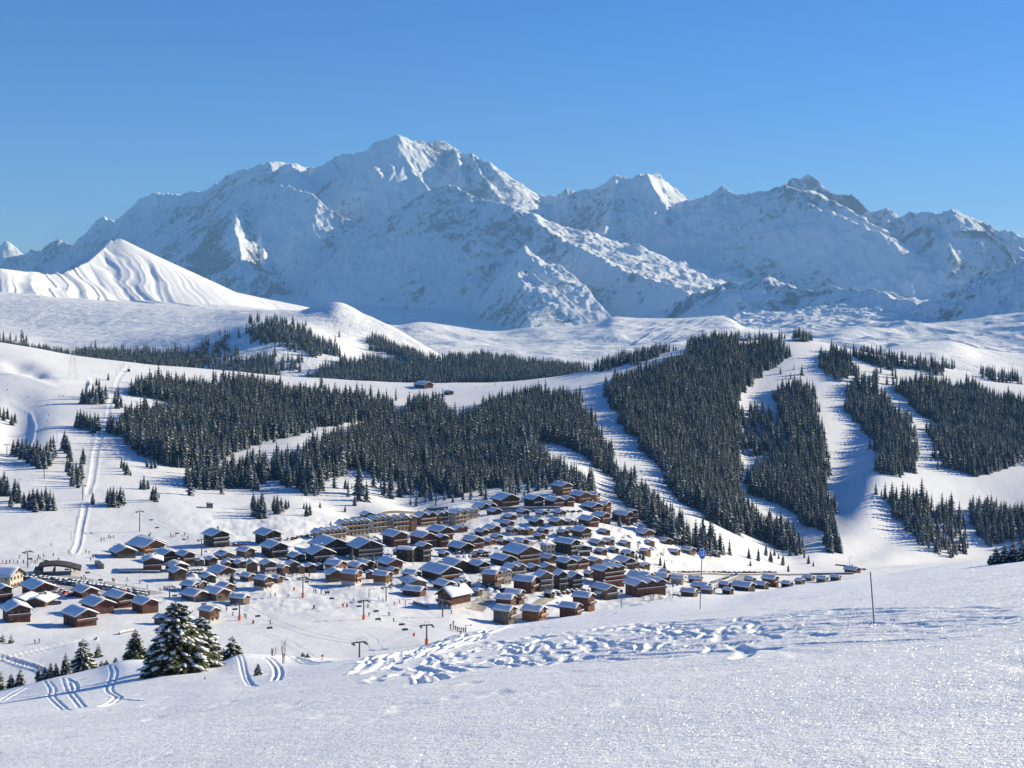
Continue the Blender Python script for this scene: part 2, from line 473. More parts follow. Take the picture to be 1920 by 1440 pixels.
def mat_ground():
    m, n, l, b = new_mat('ground_snow')
    g = n.new('ShaderNodeNewGeometry'); pos = g.outputs['Position']
    b.inputs['Roughness'].default_value = 0.75
    b.inputs['Specular IOR Level'].default_value = 0.2
    sep = n.new('ShaderNodeSeparateXYZ'); l.new(pos, sep.inputs[0])
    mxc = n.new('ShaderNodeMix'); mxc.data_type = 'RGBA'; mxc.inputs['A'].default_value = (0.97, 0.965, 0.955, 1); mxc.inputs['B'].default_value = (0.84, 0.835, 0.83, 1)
    l.new(ramp(n, l, sep.outputs['Y'], 120, 300, 0, 1), mxc.inputs['Factor']); l.new(mxc.outputs['Result'], b.inputs['Base Color'])  # brightness painted in: near powder paler than valley snow, lifting the slope tilted sunward-off
    # valley snow: skied, tracked texture
    mp = n.new('ShaderNodeMapping'); mp.inputs['Scale'].default_value = (1, 0.45, 1); mp.inputs['Rotation'].default_value = (0, 0, 0.5)
    l.new(pos, mp.inputs['Vector'])
    a = nodes_noise(n, l, mp.outputs[0], 0.16, 7, 0.65)
    bp = n.new('ShaderNodeBump'); bp.inputs['Distance'].default_value = 0.4
    l.new(ramp(n, l, sep.outputs['Y'], 200, 420, 0, 1), bp.inputs['Strength'])
    l.new(a.outputs[0], bp.inputs['Height'])
    # near snow: grainy crystals
    c = nodes_noise(n, l, pos, 5.0, 4, 0.7)
    bp2 = n.new('ShaderNodeBump'); bp2.inputs['Distance'].default_value = 0.05
    l.new(ramp(n, l, sep.outputs['Y'], 60, 130, 1.0, 0), bp2.inputs['Strength'])
    l.new(c.outputs[0], bp2.inputs['Height']); l.new(bp.outputs[0], bp2.inputs['Normal'])
    d = nodes_noise(n, l, pos, 26.0, 3, 0.7)
    bp3 = n.new('ShaderNodeBump'); bp3.inputs['Distance'].default_value = 0.022
    l.new(ramp(n, l, sep.outputs['Y'], 30, 90, 1.0, 0.0), bp3.inputs['Strength'])
    l.new(d.outputs[0], bp3.inputs['Height']); l.new(bp2.outputs[0], bp3.inputs['Normal'])
    l.new(bp3.outputs[0], b.inputs['Normal'])
    # glints: facets with their own tilt, mirror-like
    out = n['Material Output']
    last = b.outputs[0]
    for sc, l0, lim in ((110.0, 0.0, 26.0), (62.0, 17.0, 48.0), (34.0, 38.0, 100.0)):
        v = n.new('ShaderNodeTexVoronoi'); v.inputs['Scale'].default_value = sc; l.new(pos, v.inputs['Vector'])
        vm = n.new('ShaderNodeVectorMath'); vm.operation = 'SUBTRACT'; vm.inputs[1].default_value = (0.5, 0.5, 0.5)
        l.new(v.outputs['Color'], vm.inputs[0])
        vs = n.new('ShaderNodeVectorMath'); vs.operation = 'SCALE'; vs.inputs['Scale'].default_value = 3.2
        l.new(vm.outputs[0], vs.inputs[0])
        va = n.new('ShaderNodeVectorMath'); va.operation = 'ADD'; l.new(g.outputs['Normal'], va.inputs[0]); l.new(vs.outputs[0], va.inputs[1])
        vn_ = n.new('ShaderNodeVectorMath'); vn_.operation = 'NORMALIZE'; l.new(va.outputs[0], vn_.inputs[0])
        gl = n.new('ShaderNodeBsdfGlossy'); gl.inputs['Roughness'].default_value = 0.22; gl.inputs['Color'].default_value = (1, 1, 1, 1)
        l.new(vn_.outputs[0], gl.inputs['Normal'])
        mxs = n.new('ShaderNodeMixShader')
        fac = math_n(n, l, 'MULTIPLY', math_n(n, l, 'MULTIPLY', ramp(n, l, sep.outputs['Y'], lim * 0.7, lim, 1, 0), ramp(n, l, sep.outputs['Y'], l0 * 0.8, l0 + 0.1, 0, 1)), ramp(n, l, v.outputs['Distance'], 0.3, 0.55, 0.18, 0.0))
        l.new(fac, mxs.inputs[0]); l.new(last, mxs.inputs[1]); l.new(gl.outputs[0], mxs.inputs[2])
        last = mxs.outputs[0]
    l.new(last, out.inputs['Surface'])
    return m
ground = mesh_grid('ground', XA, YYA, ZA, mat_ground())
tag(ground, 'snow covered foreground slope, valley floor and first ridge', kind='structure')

# ------------------------------------------------------------------ second hills
TB = np.linspace(-0.55, 0.55, 1100)
YB = np.geomspace(2560, 5600, 420)
LB = [
    [(-500,700,2550),(0,740,2550),(400,770,2550),(640,790,2550),(960,795,2550),(1120,770,2550),(1300,740,2550),(1480,720,2550),(1700,750,2550),(1920,790,2550),(2420,790,2550)],
    [(-500,645,3000),(0,672,3000),(140,684,3000),(300,694,3000),(400,700,3000),(600,710,3000),(800,716,3000),(1000,708,3000),(1100,702,3000),(1200,700,3000),(1400,690,3000),(1600,690,3000),(1750,710,3000),(1920,735,3000),(2420,740,3000)],
    [(-500,620,3400),(0,645,3400),(100,658,3400),(200,655,3400),(300,640,3380),(400,624,3360),(480,610,3340),(510,607,3340),(560,618,3360),(640,645,3380),(690,662,3400),(760,668,3400),(840,672,3400),(900,668,3400),(1000,684,3400),(1100,696,3400),(1200,700,3400),(1500,695,3400),(1600,672,3400),(1660,664,3400),(1750,664,3400),(1850,680,3400),(1920,690,3400),(2420,690,3400)],
    [(-500,590,4200),(0,612,4100),(150,618,4000),(300,612,3950),(400,607,3900),(480,600,3750),(560,606,3620),(640,622,3600),(700,640,3580),(780,668,3560),(900,690,3560),(1100,730,3560),(1500,700,3560),(1600,668,3620),(1700,655,3640),(1780,650,3650),(1850,668,3650),(1920,675,3650),(2420,650,3650)],
    [(-500,540,5300),(0,548,5200),(150,563,5000),(300,572,4800),(450,579,4500),(560,580,4250),(600,571,4150),(628,569,4050),(680,590,3950),(740,612,3850),(800,648,3750),(840,672,3720),(900,700,3700),(1100,750,3700),(1500,740,3700),(1560,690,3850),(1600,662,3900),(1660,652,3900),(1700,645,3900),(1780,640,4000),(1840,655,4000),(1920,664,4000),(2420,640,4000)],
]
LB.append(off(LB[-1], 6, 1.03)); LB.append(off(LB[-2], 60, 1.14))
ZB = smooth_cols(sheet_z(LB, TB, YB), 7)
XB = YB[:, None] * TB[None, :]; YYB = np.repeat(YB[:, None], len(TB), 1)
ZB += fbm(XB / 300, YYB / 300, 4, 41) * 7 + fbm(XB / 60, YYB / 60, 3, 44) * 1.4
PXB = XB / YYB * FPX + 960
ZB += 14 * ridged(XB / 160 + YYB / 500, YYB / 420, 3, 8) * sstep(3600, 3900, YYB) * np.exp(-((PXB - 650) / 60) ** 2)
hills = mesh_grid('hills', XB, YYB, ZB, mat_snow_hill('hill_snow', [(0.02, 8.0), (0.12, 1.2)]))
tag(hills, 'rolling snowy hills beyond the first ridge', kind='structure')
def hill_z(x, y):
    c = (x / y - TB[0]) / (TB[1] - TB[0]); r = np.interp(y, YB, np.arange(len(YB)))
    c = np.clip(c, 0, len(TB) - 1.001); r = np.clip(r, 0, len(YB) - 1.001)
    c0 = np.asarray(c).astype(int); r0 = np.asarray(r).astype(int); u, v = c - c0, r - r0
    return (ZB[r0, c0] * (1 - u) + ZB[r0, c0 + 1] * u) * (1 - v) + (ZB[r0 + 1, c0] * (1 - u) + ZB[r0 + 1, c0 + 1] * u) * v

# ------------------------------------------------------------------ mountains as ridges with flanks
def tents(T, Yr, ridges, base, warp, seed):
    X = Yr[:, None] * T[None, :]; Y = np.repeat(Yr[:, None], len(T), 1)
    wx = X + fbm(X / warp[0], Y / warp[0], 4, seed) * warp[1]
    wy = Y + fbm(X / warp[0], Y / warp[0], 4, seed + 50) * warp[1]
    H = base(T, Yr)
    for k, R in enumerate(ridges):
        pts = R['p']; W = [np.array(px2(*p[:3])) for p in pts]
        s0 = 0.0
        sl, sr = R.get('sl', 0.8), R.get('sr', 0.8)
        wl_, wr_ = R.get('wl', 0), R.get('wr', 0)
        g1 = R.get('g', 0.22); amp = R.get('amp', 60); lam = R.get('lam', 260)
        lo = np.array([min(w[0] for w in W), min(w[1] for w in W)]) - R.get('reach', 4500)
        hi = np.array([max(w[0] for w in W), max(w[1] for w in W)]) + R.get('reach', 4500)
        ra = np.searchsorted(Yr, lo[1]); rb = np.searchsorted(Yr, hi[1])
        ca = np.searchsorted(T, min(lo[0] / lo[1], lo[0] / hi[1])); cb = np.searchsorted(T, max(hi[0] / lo[1], hi[0] / hi[1]))
        if rb <= ra or cb <= ca: continue
        x = wx[ra:rb, ca:cb]; y = wy[ra:rb, ca:cb]; x_ = X[ra:rb, ca:cb]; y_ = Y[ra:rb, ca:cb]
        segi = 0
        for a, b in zip(W[:-1], W[1:]):
            dx, dy = b[0] - a[0], b[1] - a[1]; L = math.hypot(dx, dy) + 1e-6
            tr = ((x_ - a[0]) * dx + (y_ - a[1]) * dy) / (L * L)
            t = np.clip(tr, 0, 1)
            # close to the ridge use the true position so the skyline stays put
            mixw = sstep(0, 900, np.hypot(x_ - a[0] - t * dx, y_ - a[1] - t * dy))
            qx = x_ + (x - x_) * mixw; qy = y_ + (y - y_) * mixw
            tr = ((qx - a[0]) * dx + (qy - a[1]) * dy) / (L * L)
            t = np.clip(tr, 0, 1)
            d = np.hypot(qx - a[0] - t * dx, qy - a[1] - t * dy)
            side = np.clip((dx * (qy - a[1]) - dy * (qx - a[0])) / L / (d + 1.0) * 1.6, -1, 1) * 0.5 + 0.5
            if R.get('cap'):
                d = d + (R['cap'] if segi == 0 else 2.5) * np.maximum(-tr, 0) * L
                d = d + (R['cap'] if segi == len(W) - 2 else 2.5) * np.maximum(tr - 1, 0) * L
            wr = R['wrs'][segi] + t * (R['wrs'][segi + 1] - R['wrs'][segi]) if 'wrs' in R else wr_
            w_ = side * wl_ + (1 - side) * wr; sl_ = side * sl + (1 - side) * sr
            drop = g1 * np.minimum(d, w_) + sl_ * np.maximum(d - w_, 0)
            sb = s0 + t * L
            rib = ridged(sb / lam + fbm(x_ / 700, y_ / 700, 1, seed + k) * 0.8, d / (lam * 9) + k * 3.1, 3, seed + 7 * k, 0.62)
            z = a[2] + t * (b[2] - a[2]) - drop + (rib - 0.72) * amp * 1.45 * sstep(0, 350, d) * (1 + d / 2500)
            H[ra:rb, ca:cb] = np.maximum(H[ra:rb, ca:cb], z)
            segi += 1; s0 += L
    fl = 0.3 + 0.7 * sstep(-200, 400, H)
    H += (ridged(wx / 620, wy / 900, 5, seed + 90, 0.6) - 0.62) * ROUGH[0] * fl + (ridged(wx / 140, wy / 210, 3, seed + 91) - 0.62) * ROUGH[1] * fl
    return X, Y, H

def base_lines(lines):
    return lambda T, Yr: smooth_cols(sheet_z(lines, T, Yr), 10)

ROUGH = [0, 0]
# left pyramid with fluted lit flank
TD = np.linspace(-0.55, 0.06, 900); YD = np.linspace(4900, 8200, 420)
RD = [
    dict(p=[(-400,520,5900),(-100,515,6000),(0,503,6000),(60,510,6200),(100,512,6340),(130,508,6480),(165,490,6680),(192,467,6870),(200,461,6950),(203,453,7000),(207,450,7010),(212,454,7020),(218,448,7030),(226,447,7040),(240,456,7060),(265,467,7110),(290,478,7160),(330,501,7240),(380,526,7350),(440,547,7480),(500,560,7600),(560,572,7700),(640,590,7900)],
         sr=0.46, sl=0.9, wr=0, amp=0, lam=75),
]
bD = base_lines([[(-500,620,4900),(0,600,4900),(600,620,4900),(760,800,4900),(1200,800,4900)], [(-500,560,5800),(0,572,5800),(300,582,5800),(600,600,5800),(760,760,5800),(1200,760,5800)], [(-500,530,7000),(0,540,7000),(300,560,7000),(600,600,7000),(760,760,7000),(1200,760,7000)], [(-500,560,8300),(300,600,8300),(600,640,8300),(760,760,8300),(1200,760,8300)]])
XD, YYD, ZD = tents(TD, YD, RD, bD, (900, 60), 300)
_u = XD * 0.87 + YYD * 0.5 + fbm(XD / 260, YYD / 260, 3, 15) * 70
_crest = np.interp(XD / YYD * FPX + 960, [0, 218, 560], [503, 448, 572]); _py = HZ - ZD / YYD * FPX
ZD += (ridged(_u / 62, YYD / 2500, 2, 16, 0.6) - 0.7) * 24 * sstep(6, 40, _py - _crest) * (1 - 0.75 * sstep(300, 420, XD / YYD * FPX + 960)) * (YYD < 7700)
tag(mesh_grid('mountain', XD, YYD, ZD, mat_mountain('pyramid_snow', 0.15, 0.36, 0.02, 5.0)), 'sunlit snowy pyramid peak with fluted flank', kind='structure')

# middle white hills
TE = np.linspace(-0.2, 0.55, 900); YE = np.linspace(5700, 10500, 420)
bE = [
    [(300,700,5700),(960,740,5700),(1300,730,5700),(1600,720,5700),(1900,720,5700),(2420,720,5700)],
    [(300,660,6600),(740,690,6600),(900,690,6600),(1100,695,6600),(1240,690,6600),(1360,670,6600),(1450,655,6600),(1560,652,6600),(1700,660,6600),(1850,668,6600),(2000,660,6600),(2420,640,6600)],
    [(300,640,7800),(740,640,7800),(900,648,7800),(1050,650,7800),(1200,640,7800),(1300,632,7800),(1400,632,7800),(1500,636,7800),(1600,632,7800),(1750,628,7800),(1900,620,7800),(2420,600,7800)],
    [(300,640,8700),(680,600,8800),(740,610,8900),(790,604,9000),(850,612,9000),(930,621,9000),(1000,613,9000),(1070,611,9000),(1130,601,9000),(1152,593,9000),(1200,596,9000),(1280,596,9000),(1340,592,9000),(1366,596,8900),(1400,614,8800),(1500,618,8800),(1620,610,8800),(1760,604,8800),(1900,590,8800),(2420,560,8800)],
]
bE.append(off(bE[-1], 4, 1.03)); bE.append(off(bE[-2], 30, 1.15))
XE = YE[:, None] * TE[None, :]; YYE = np.repeat(YE[:, None], len(TE), 1)
ZE = smooth_cols(sheet_z(bE, TE, YE), 6)
PXE = XE / YYE * FPX + 960
rug = 0.35 + 0.65 * sstep(1350, 1500, PXE)
am = sstep(5900, 6700, YYE) * (1 - 0.85 * sstep(8300, 8900, YYE))
ZE += am * (ridged(XE / 900 + 3, YYE / 700, 4, 61) - 0.6) * 120 * rug + am * fbm(XE / 260, YYE / 260, 3, 66) * 22
ZE += 26 * (ridged(XE / 150 - YYE / 300, YYE / 1500, 3, 63) - 0.6) * np.exp(-((PXE - 1260) / 110) ** 2) * sstep(7200, 8000, YYE) * (1 - sstep(8500, 9000, YYE))
tag(mesh_grid('hills', XE, YYE, ZE, mat_snow_hill('far_hill_snow', [(0.006, 18.0), (0.04, 3.0)])), 'far rolling snowfields below the great massif', kind='structure')

ROUGH = [170, 70]
# shaded rough foothills on the right
TF = np.linspace(0.02, 0.56, 800); YF = np.linspace(9300, 15500, 460)
RF = [
    dict(p=[(1170,600,14800),(1240,584,14422),(1268,568,14270),(1290,556,14152),(1315,545,14017),(1340,536,13882),(1375,530,13693),(1400,528,13558),(1440,519,13342),(1465,532,13207),(1490,543,13072),(1540,536,12802),(1600,532,12478),(1660,545,12154),(1720,566,11830),(1760,572,11614),(1800,550,11398),(1830,524,11236),(1850,512,11128),(1885,497,10939),(1920,483,10750),(2100,440,9800),(2420,430,9800)],
         sr=0.6, sl=0.6, amp=110, lam=260),
    #dict(p=[(1556,535,12500),(1566,552,12100),(1585,580,11600),(1600,600,11200)], sl=.9, sr=.45, amp=40, lam=150),
    dict(p=[(1630,548,12300),(1680,560,11700),(1720,575,11200),(1730,600,10700)], sl=.5, sr=.4, amp=60, lam=260),
]
bF = base_lines([[(900,640,9300),(1400,640,9300),(1900,620,9300),(2420,600,9300)], [(900,620,11000),(1400,612,11000),(1650,595,11000),(1900,590,11000),(2420,560,11000)], [(900,620,12500),(1300,600,12500),(1600,570,12500),(1900,560,12500),(2420,540,12500)], [(900,640,15600),(2420,600,15600)]])
XF, YYF, ZF = tents(TF, YF, RF, bF, (700, 130), 500)
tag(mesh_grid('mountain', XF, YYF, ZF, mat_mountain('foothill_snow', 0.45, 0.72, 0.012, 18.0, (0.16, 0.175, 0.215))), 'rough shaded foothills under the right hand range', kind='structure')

ROUGH = [140, 55]
# the great massif
TG = np.linspace(-0.56, 0.56, 1350); YG = np.concatenate([np.linspace(13000, 17000, 200, endpoint=False), np.linspace(17000, 22500, 330, endpoint=False), np.linspace(22500, 28000, 110)])
RG = [
    dict(p=[(-400,470,27000),(-100,465,26800),(0,468,26500),(12,452,26500),(28,463,26500),(45,476,26500),(62,468,26300),(80,472,26200),(92,458,26000),(110,449,26000),(122,455,26000),(135,462,25800),(150,454,25400),(160,447,25000),(172,430,24600),(180,421,24500),(184,412,24400),(188,418,24350),(193,405,24300),(199,415,24200),(206,412,24100),(214,419,24000),(225,410,23800),(245,392,23700),(262,372,23500),(272,366,23400),(285,362,23300),(330,360,23000),(350,362,22950),(385,357,22800),(400,345,22600),(430,327,22300),(450,318,22100),(478,311,22000),(505,305,21800),(545,308,22100),(580,315,22300),(600,308,22200),(620,300,22000),(660,288,21700),(690,280,21300),(708,266,21200),(722,261,21200),(740,253,21200),(748,254,21200),(775,264,21300),(800,268,21500),(830,266,21700),(852,276,21700),(870,279,21550),(885,286,21400),(905,300,21000),(918,302,20800),(930,318,20500),(945,338,20300),(958,363,20100)],
         sl=0.85, sr=0.95, amp=120, lam=300),
    dict(p=[(958,366,20300),(975,370,20600),(998,358,20600),(1008,366,20600),(1022,366,20600),(1045,366,20500),(1062,356,20500),(1078,362,20500),(1090,352,20500),(1108,350,20500),(1140,341,20400),(1155,331,20300),(1168,330,20300),(1184,336,20200),(1200,326,20200),(1213,325,20300),(1220,328,20400),(1232,326,20500),(1245,336,20650),(1262,345,20800),(1272,357,20900),(1293,374,21000)],
         sl=0.8, sr=0.9, amp=130, lam=260),
    dict(p=[(1272,378,19700),(1293,375,19600),(1320,369,19500),(1340,362,19400),(1355,353,19300),(1368,360,19200),(1390,363,19000),(1425,362,19000),(1450,352,18800),(1475,349,18600)], sl=0.7, sr=0.75, amp=70, lam=350),
    dict(p=[(1465,352,19200),(1478,348,19200),(1481,338,19200),(1490,334,19200),(1503,335,19150),(1517,329,19100),(1530,336,19000),(1545,350,18950),(1562,358,18900),(1580,361,18850),(1605,370,18800),(1620,381,18750),(1635,398,18700)], sl=1.9, sr=1.9, amp=60, lam=160),
    dict(p=[(1620,402,18500),(1635,399,18500),(1645,397,18450),(1664,393,18400),(1685,403,18300),(1700,401,18200),(1740,395,18000),(1765,393,17850),(1780,390,17700),(1798,392,17900),(1810,403,18050),(1828,423,18200),(1843,432,18250),(1858,427,17500),(1880,431,17450),(1900,435,17400),(1915,448,17300),(1930,462,17200),(2100,500,17000),(2420,470,17000)], sl=0.8, sr=0.7, amp=110, lam=240),
    # front peak and its right arm with the broad lit shoulder
    dict(p=[(440,362,21000),(470,346,20600),(500,348,20300),(545,352,20000),(600,374,19600),(640,400,19400),(662,413,19300),(690,418,19200),(720,412,19100),(760,385,18900),(800,358,18700),(845,348,18500),(870,360,18300),(905,374,18100),(935,382,17900),(958,384,17700)], sl=0.9, sr=0.78, amp=55, lam=420),
    dict(p=[(958,384,17700),(985,400,17650),(1010,412,17600),(1060,432,17500),(1090,450,17450),(1120,460,17400),(1180,485,17350),(1240,513,17250),(1300,543,17200),(1330,572,17100)], sl=0.9, sr=1.2, wrs=[60,150,300,850,1000,1300,1750,2250,2700,2900], cap=14, g=0.125, amp=26, lam=260),
    dict(p=[(950,384,17700),(960,394,17600),(985,413,17400),(1030,436,16900),(1060,448,16600),(1120,478,16000),(1180,506,15500),(1240,531,15000),(1300,556,14500),(1330,590,14000)], sl=0.3, sr=0.85, amp=50, lam=330),
    dict(p=[(985,463,16350),(1000,474,16200),(1025,490,15900),(1050,500,15700),(1090,528,15250),(1110,556,14850),(1150,600,14200)], sl=1.3, sr=1.2, wrs=[40,90,150,220,260,300,300], cap=6, g=0.1, amp=20, lam=120),
    dict(p=[(975,508,15600),(1000,515,15350),(1030,535,14950),(1070,566,14500),(1105,604,14000)], sl=1.3, sr=1.2, wrs=[60,150,300,480,600], cap=6, g=0.13, amp=55, lam=90),
    # left spurs whose right flanks catch the sun
    dict(p=[(500,352,20900),(468,368,20300),(446,386,19700),(440,422,18900),(452,474,18000),(446,545,17200)], sl=0.9, sr=0.95, amp=260, lam=70),
    dict(p=[(520,350,20800),(500,372,20300),(492,400,19700),(490,440,19000),(496,490,18400)], sl=0.9, sr=1.0, amp=260, lam=70),
    dict(p=[(350,428,21300),(338,440,20900),(345,480,20000),(365,505,19500),(400,520,19400),(440,532,19400)], sl=0.8, sr=0.9, amp=50, lam=220),
    dict(p=[(285,362,23300),(262,430,22600),(225,500,21500)], sl=0.8, sr=0.8, amp=80, lam=260),
    dict(p=[(385,357,22800),(345,420,21900),(337,434,21500)], sl=0.8, sr=0.8, amp=80, lam=260),
    # upper flanks
    dict(p=[(745,253,21200),(757,290,20900),(780,325,20500),(800,352,20100)], sl=0.9, sr=0.9, amp=70, lam=200),
    dict(p=[(722,261,21200),(735,310,20800),(752,350,20300),(765,372,20000)], sl=0.95, sr=0.8, amp=70, lam=200),
    dict(p=[(690,280,21300),(700,320,20900),(712,360,20400),(722,392,20000)], sl=0.9, sr=0.8, amp=80, lam=220),
    dict(p=[(620,300,21900),(648,340,20800),(640,375,20400)], sl=0.8, sr=0.7, amp=80, lam=220),
    dict(p=[(545,308,22000),(568,335,21100),(570,350,20800)], sl=0.8, sr=0.7, wr=60, amp=60, lam=220),
    dict(p=[(852,276,21600),(860,300,21000),(872,345,20200)], sl=0.9, sr=0.9, amp=110, lam=180),
    dict(p=[(885,286,21300),(905,330,20200),(935,370,19500)], sl=1.0, sr=1.0, amp=110, lam=160),
    # right range ribs
    dict(p=[(1155,331,20300),(1152,370,19800),(1140,420,19100),(1110,470,18300)], sl=0.8, sr=0.8, amp=110, lam=220),
    dict(p=[(1213,325,20200),(1222,350,19900),(1240,378,19500),(1210,420,19000)], sl=0.9, sr=0.85, amp=110, lam=170),
    dict(p=[(1470,349,18500),(1500,356,18500),(1530,365,18500),(1560,382,18500),(1590,400,18500),(1620,413,18450),(1650,424,18400)], sl=0.8, sr=1.0, wrs=[40,150,350,600,900,1100,1250], cap=6, g=0.14, amp=16, lam=230),
    dict(p=[(1465,356,18500),(1500,371,18200),(1530,385,17900),(1590,414,17500),(1648,436,17100)], sl=0.5, sr=0.85, amp=60, lam=230),
]
bG = base_lines([[(-500,640,13000),(2420,640,13000)], [(-500,610,15500),(600,600,15500),(1200,590,15500),(1700,570,15500),(2420,560,15500)], [(-500,540,19500),(200,530,19500),(600,540,19500),(1200,530,19500),(1700,520,19500),(2420,520,19500)], [(-500,560,28100),(2420,560,28100)]])
XG, YYG, ZG = tents(TG, YG, RG, bG, (1400, 200), 700)
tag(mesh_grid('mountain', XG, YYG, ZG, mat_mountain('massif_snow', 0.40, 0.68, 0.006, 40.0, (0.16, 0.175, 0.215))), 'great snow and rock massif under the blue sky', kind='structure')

# ------------------------------------------------------------------ haze
hz = bpy.data.meshes.new('haze')
bmh = bmesh.new(); bmesh.ops.create_cube(bmh, size=1.0)
zlo = float(min(ZA.min(), ZB.min(), ZD.min(), ZE.min(), ZF.min(), ZG.min())) - 1.0
zhi = float(max(ZG.max(), ZD.max())) + 40.0
for v in bmh.verts:
    v.co = ((v.co.x * 2) * 17500, -600 + (v.co.y + 0.5) * 29200, zlo + (v.co.z + 0.5) * (zhi - zlo))
bmh.to_mesh(hz); bmh.free()
ho = bpy.data.objects.new('haze', hz); COL.objects.link(ho)
hm = bpy.data.materials.new('haze_air'); hm.use_nodes = True
hn = hm.node_tree.nodes; hl = hm.node_tree.links
for nd in list(hn):
    if nd.type == 'BSDF_PRINCIPLED': hn.remove(nd)
pv = hn.new('ShaderNodeVolumePrincipled')
pv.inputs['Color'].default_value = (0.30, 0.62, 1.0, 1)
pv.inputs['Density'].default_value = 2.7e-5
pv.inputs['Anisotropy'].default_value = 0.0
hl.new(pv.outputs[0], hn['Material Output'].inputs['Volume'])
hz.materials.append(hm)
tag(ho, kind='stuff')
# ------------------------------------------------------------------ trees
def mat_needles(name, col, warm=0.0):
    m, n, l, b = new_mat(name)
    oi = n.new('ShaderNodeTexCoord'); nz = nodes_noise(n, l, oi.outputs['Object'], 1.3, 3)
    mx = n.new('ShaderNodeMix'); mx.data_type = 'RGBA'
    mx.inputs['A'].default_value = (*[c * 0.6 for c in col], 1); mx.inputs['B'].default_value = (*[c * 1.5 for c in col], 1)
    l.new(nz.outputs['Fac'], mx.inputs['Factor']); l.new(mx.outputs['Result'], b.inputs['Base Color'])
    b.inputs['Roughness'].default_value = 0.8; b.inputs['Specular IOR Level'].default_value = 0.15
    return m
M_NEEDLE = mat_needles('spruce_needles', (0.06, 0.078, 0.078))
M_NEEDLE2 = mat_needles('near_needles', (0.075, 0.085, 0.04))
M_SNOW = plain('lying_snow', SNOW, 0.8, 0.0)
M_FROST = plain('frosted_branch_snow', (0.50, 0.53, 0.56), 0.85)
M_BARK = plain('bark', (0.09, 0.065, 0.05), 0.95, 0.3, 4.0)

def conifer_arrays(seed, layers, per, snow_p, rel=0.17, jag=0.25, core=True):
    """unit-height conifer; returns verts (n,3), tris (m,3), material index (m)"""
    r = random.Random(seed); V = []; F = []; MI = []
    if core:
        k = len(V); nseg = 5
        for i in range(nseg):
            a = 2 * math.pi * i / nseg; V.append((rel * 0.42 * math.cos(a), rel * 0.42 * math.sin(a), 0.08))
        V.append((0, 0, 0.97))
        for i in range(nseg): F.append((k + i, k + (i + 1) % nseg, k + nseg)); MI.append(0)
        k = len(V)
        for i in range(3):
            a = 2 * math.pi * i / 3; V.append((0.014 * math.cos(a), 0.014 * math.sin(a), -0.05))
        V.append((0, 0, 0.3))
        for i in range(3): F.append((k + i, k + (i + 1) % 3, k + 3)); MI.append(2)
    for L in range(layers):
        f = L / (layers - 1.0)
        z = 0.09 + 0.86 * f ** 0.92
        R = rel * (1 - f) ** 0.75 * (0.9 + 0.2 * r.random()) + 0.012
        nb = max(3, int(per * (1 - 0.45 * f)))
        a0 = r.random() * 6.28
        for i in range(nb):
            a = a0 + 2 * math.pi * (i + r.uniform(-.3, .3)) / nb
            rr = R * r.uniform(1 - jag, 1 + jag)
            dz = -rr * r.uniform(0.25, 0.75) + (0.3 * rr if f > 0.8 else 0)
            w = rr * r.uniform(0.30, 0.45)
            c, s = math.cos(a), math.sin(a)
            k = len(V)
            V += [(0, 0, z + 0.02), (rr * .6 * c - w * s, rr * .6 * s + w * c, z + dz * .75),
                  (rr * c, rr * s, z + dz), (rr * .6 * c + w * s, rr * .6 * s - w * c, z + dz * .75),
                  (rr * .55 * c, rr * .55 * s, z + dz * .35 + 0.012)]
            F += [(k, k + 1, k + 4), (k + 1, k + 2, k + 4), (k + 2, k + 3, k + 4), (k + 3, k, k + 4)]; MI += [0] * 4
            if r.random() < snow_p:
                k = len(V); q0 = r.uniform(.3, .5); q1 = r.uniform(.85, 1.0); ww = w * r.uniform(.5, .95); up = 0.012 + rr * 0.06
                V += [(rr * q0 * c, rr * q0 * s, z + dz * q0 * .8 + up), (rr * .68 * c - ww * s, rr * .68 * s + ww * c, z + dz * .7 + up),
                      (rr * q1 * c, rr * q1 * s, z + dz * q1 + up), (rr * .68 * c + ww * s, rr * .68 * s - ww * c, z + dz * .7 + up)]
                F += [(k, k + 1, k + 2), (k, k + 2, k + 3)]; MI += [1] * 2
    return np.array(V, np.float32), np.array(F, np.int32), np.array(MI, np.int32)

def tri_mesh(name, V, F, MI, mats):
    me = bpy.data.meshes.new(name)
    me.vertices.add(len(V)); me.vertices.foreach_set('co', np.ascontiguousarray(V, np.float32).ravel())
    me.loops.add(F.size); me.loops.foreach_set('vertex_index', np.ascontiguousarray(F, np.int32).ravel())
    me.polygons.add(len(F))
    me.polygons.foreach_set('loop_start', np.arange(0, F.size, 3, dtype=np.int32))
    me.polygons.foreach_set('loop_total', np.full(len(F), 3, dtype=np.int32))
    me.polygons.foreach_set('material_index', MI.astype(np.int32))
    me.update()
    for m in mats: me.materials.append(m)
    return me

def inpoly(px, py, P):
    P = np.array(P, float); n = len(P); r = np.zeros(px.shape, bool); j = n - 1
    for i in range(n):
        xi, yi = P[i]; xj, yj = P[j]
        c = ((yi > py) != (yj > py)) & (px < (xj - xi) * (py - yi) / (yj - yi + 1e-9) + xi)
        r ^= c; j = i
    return r

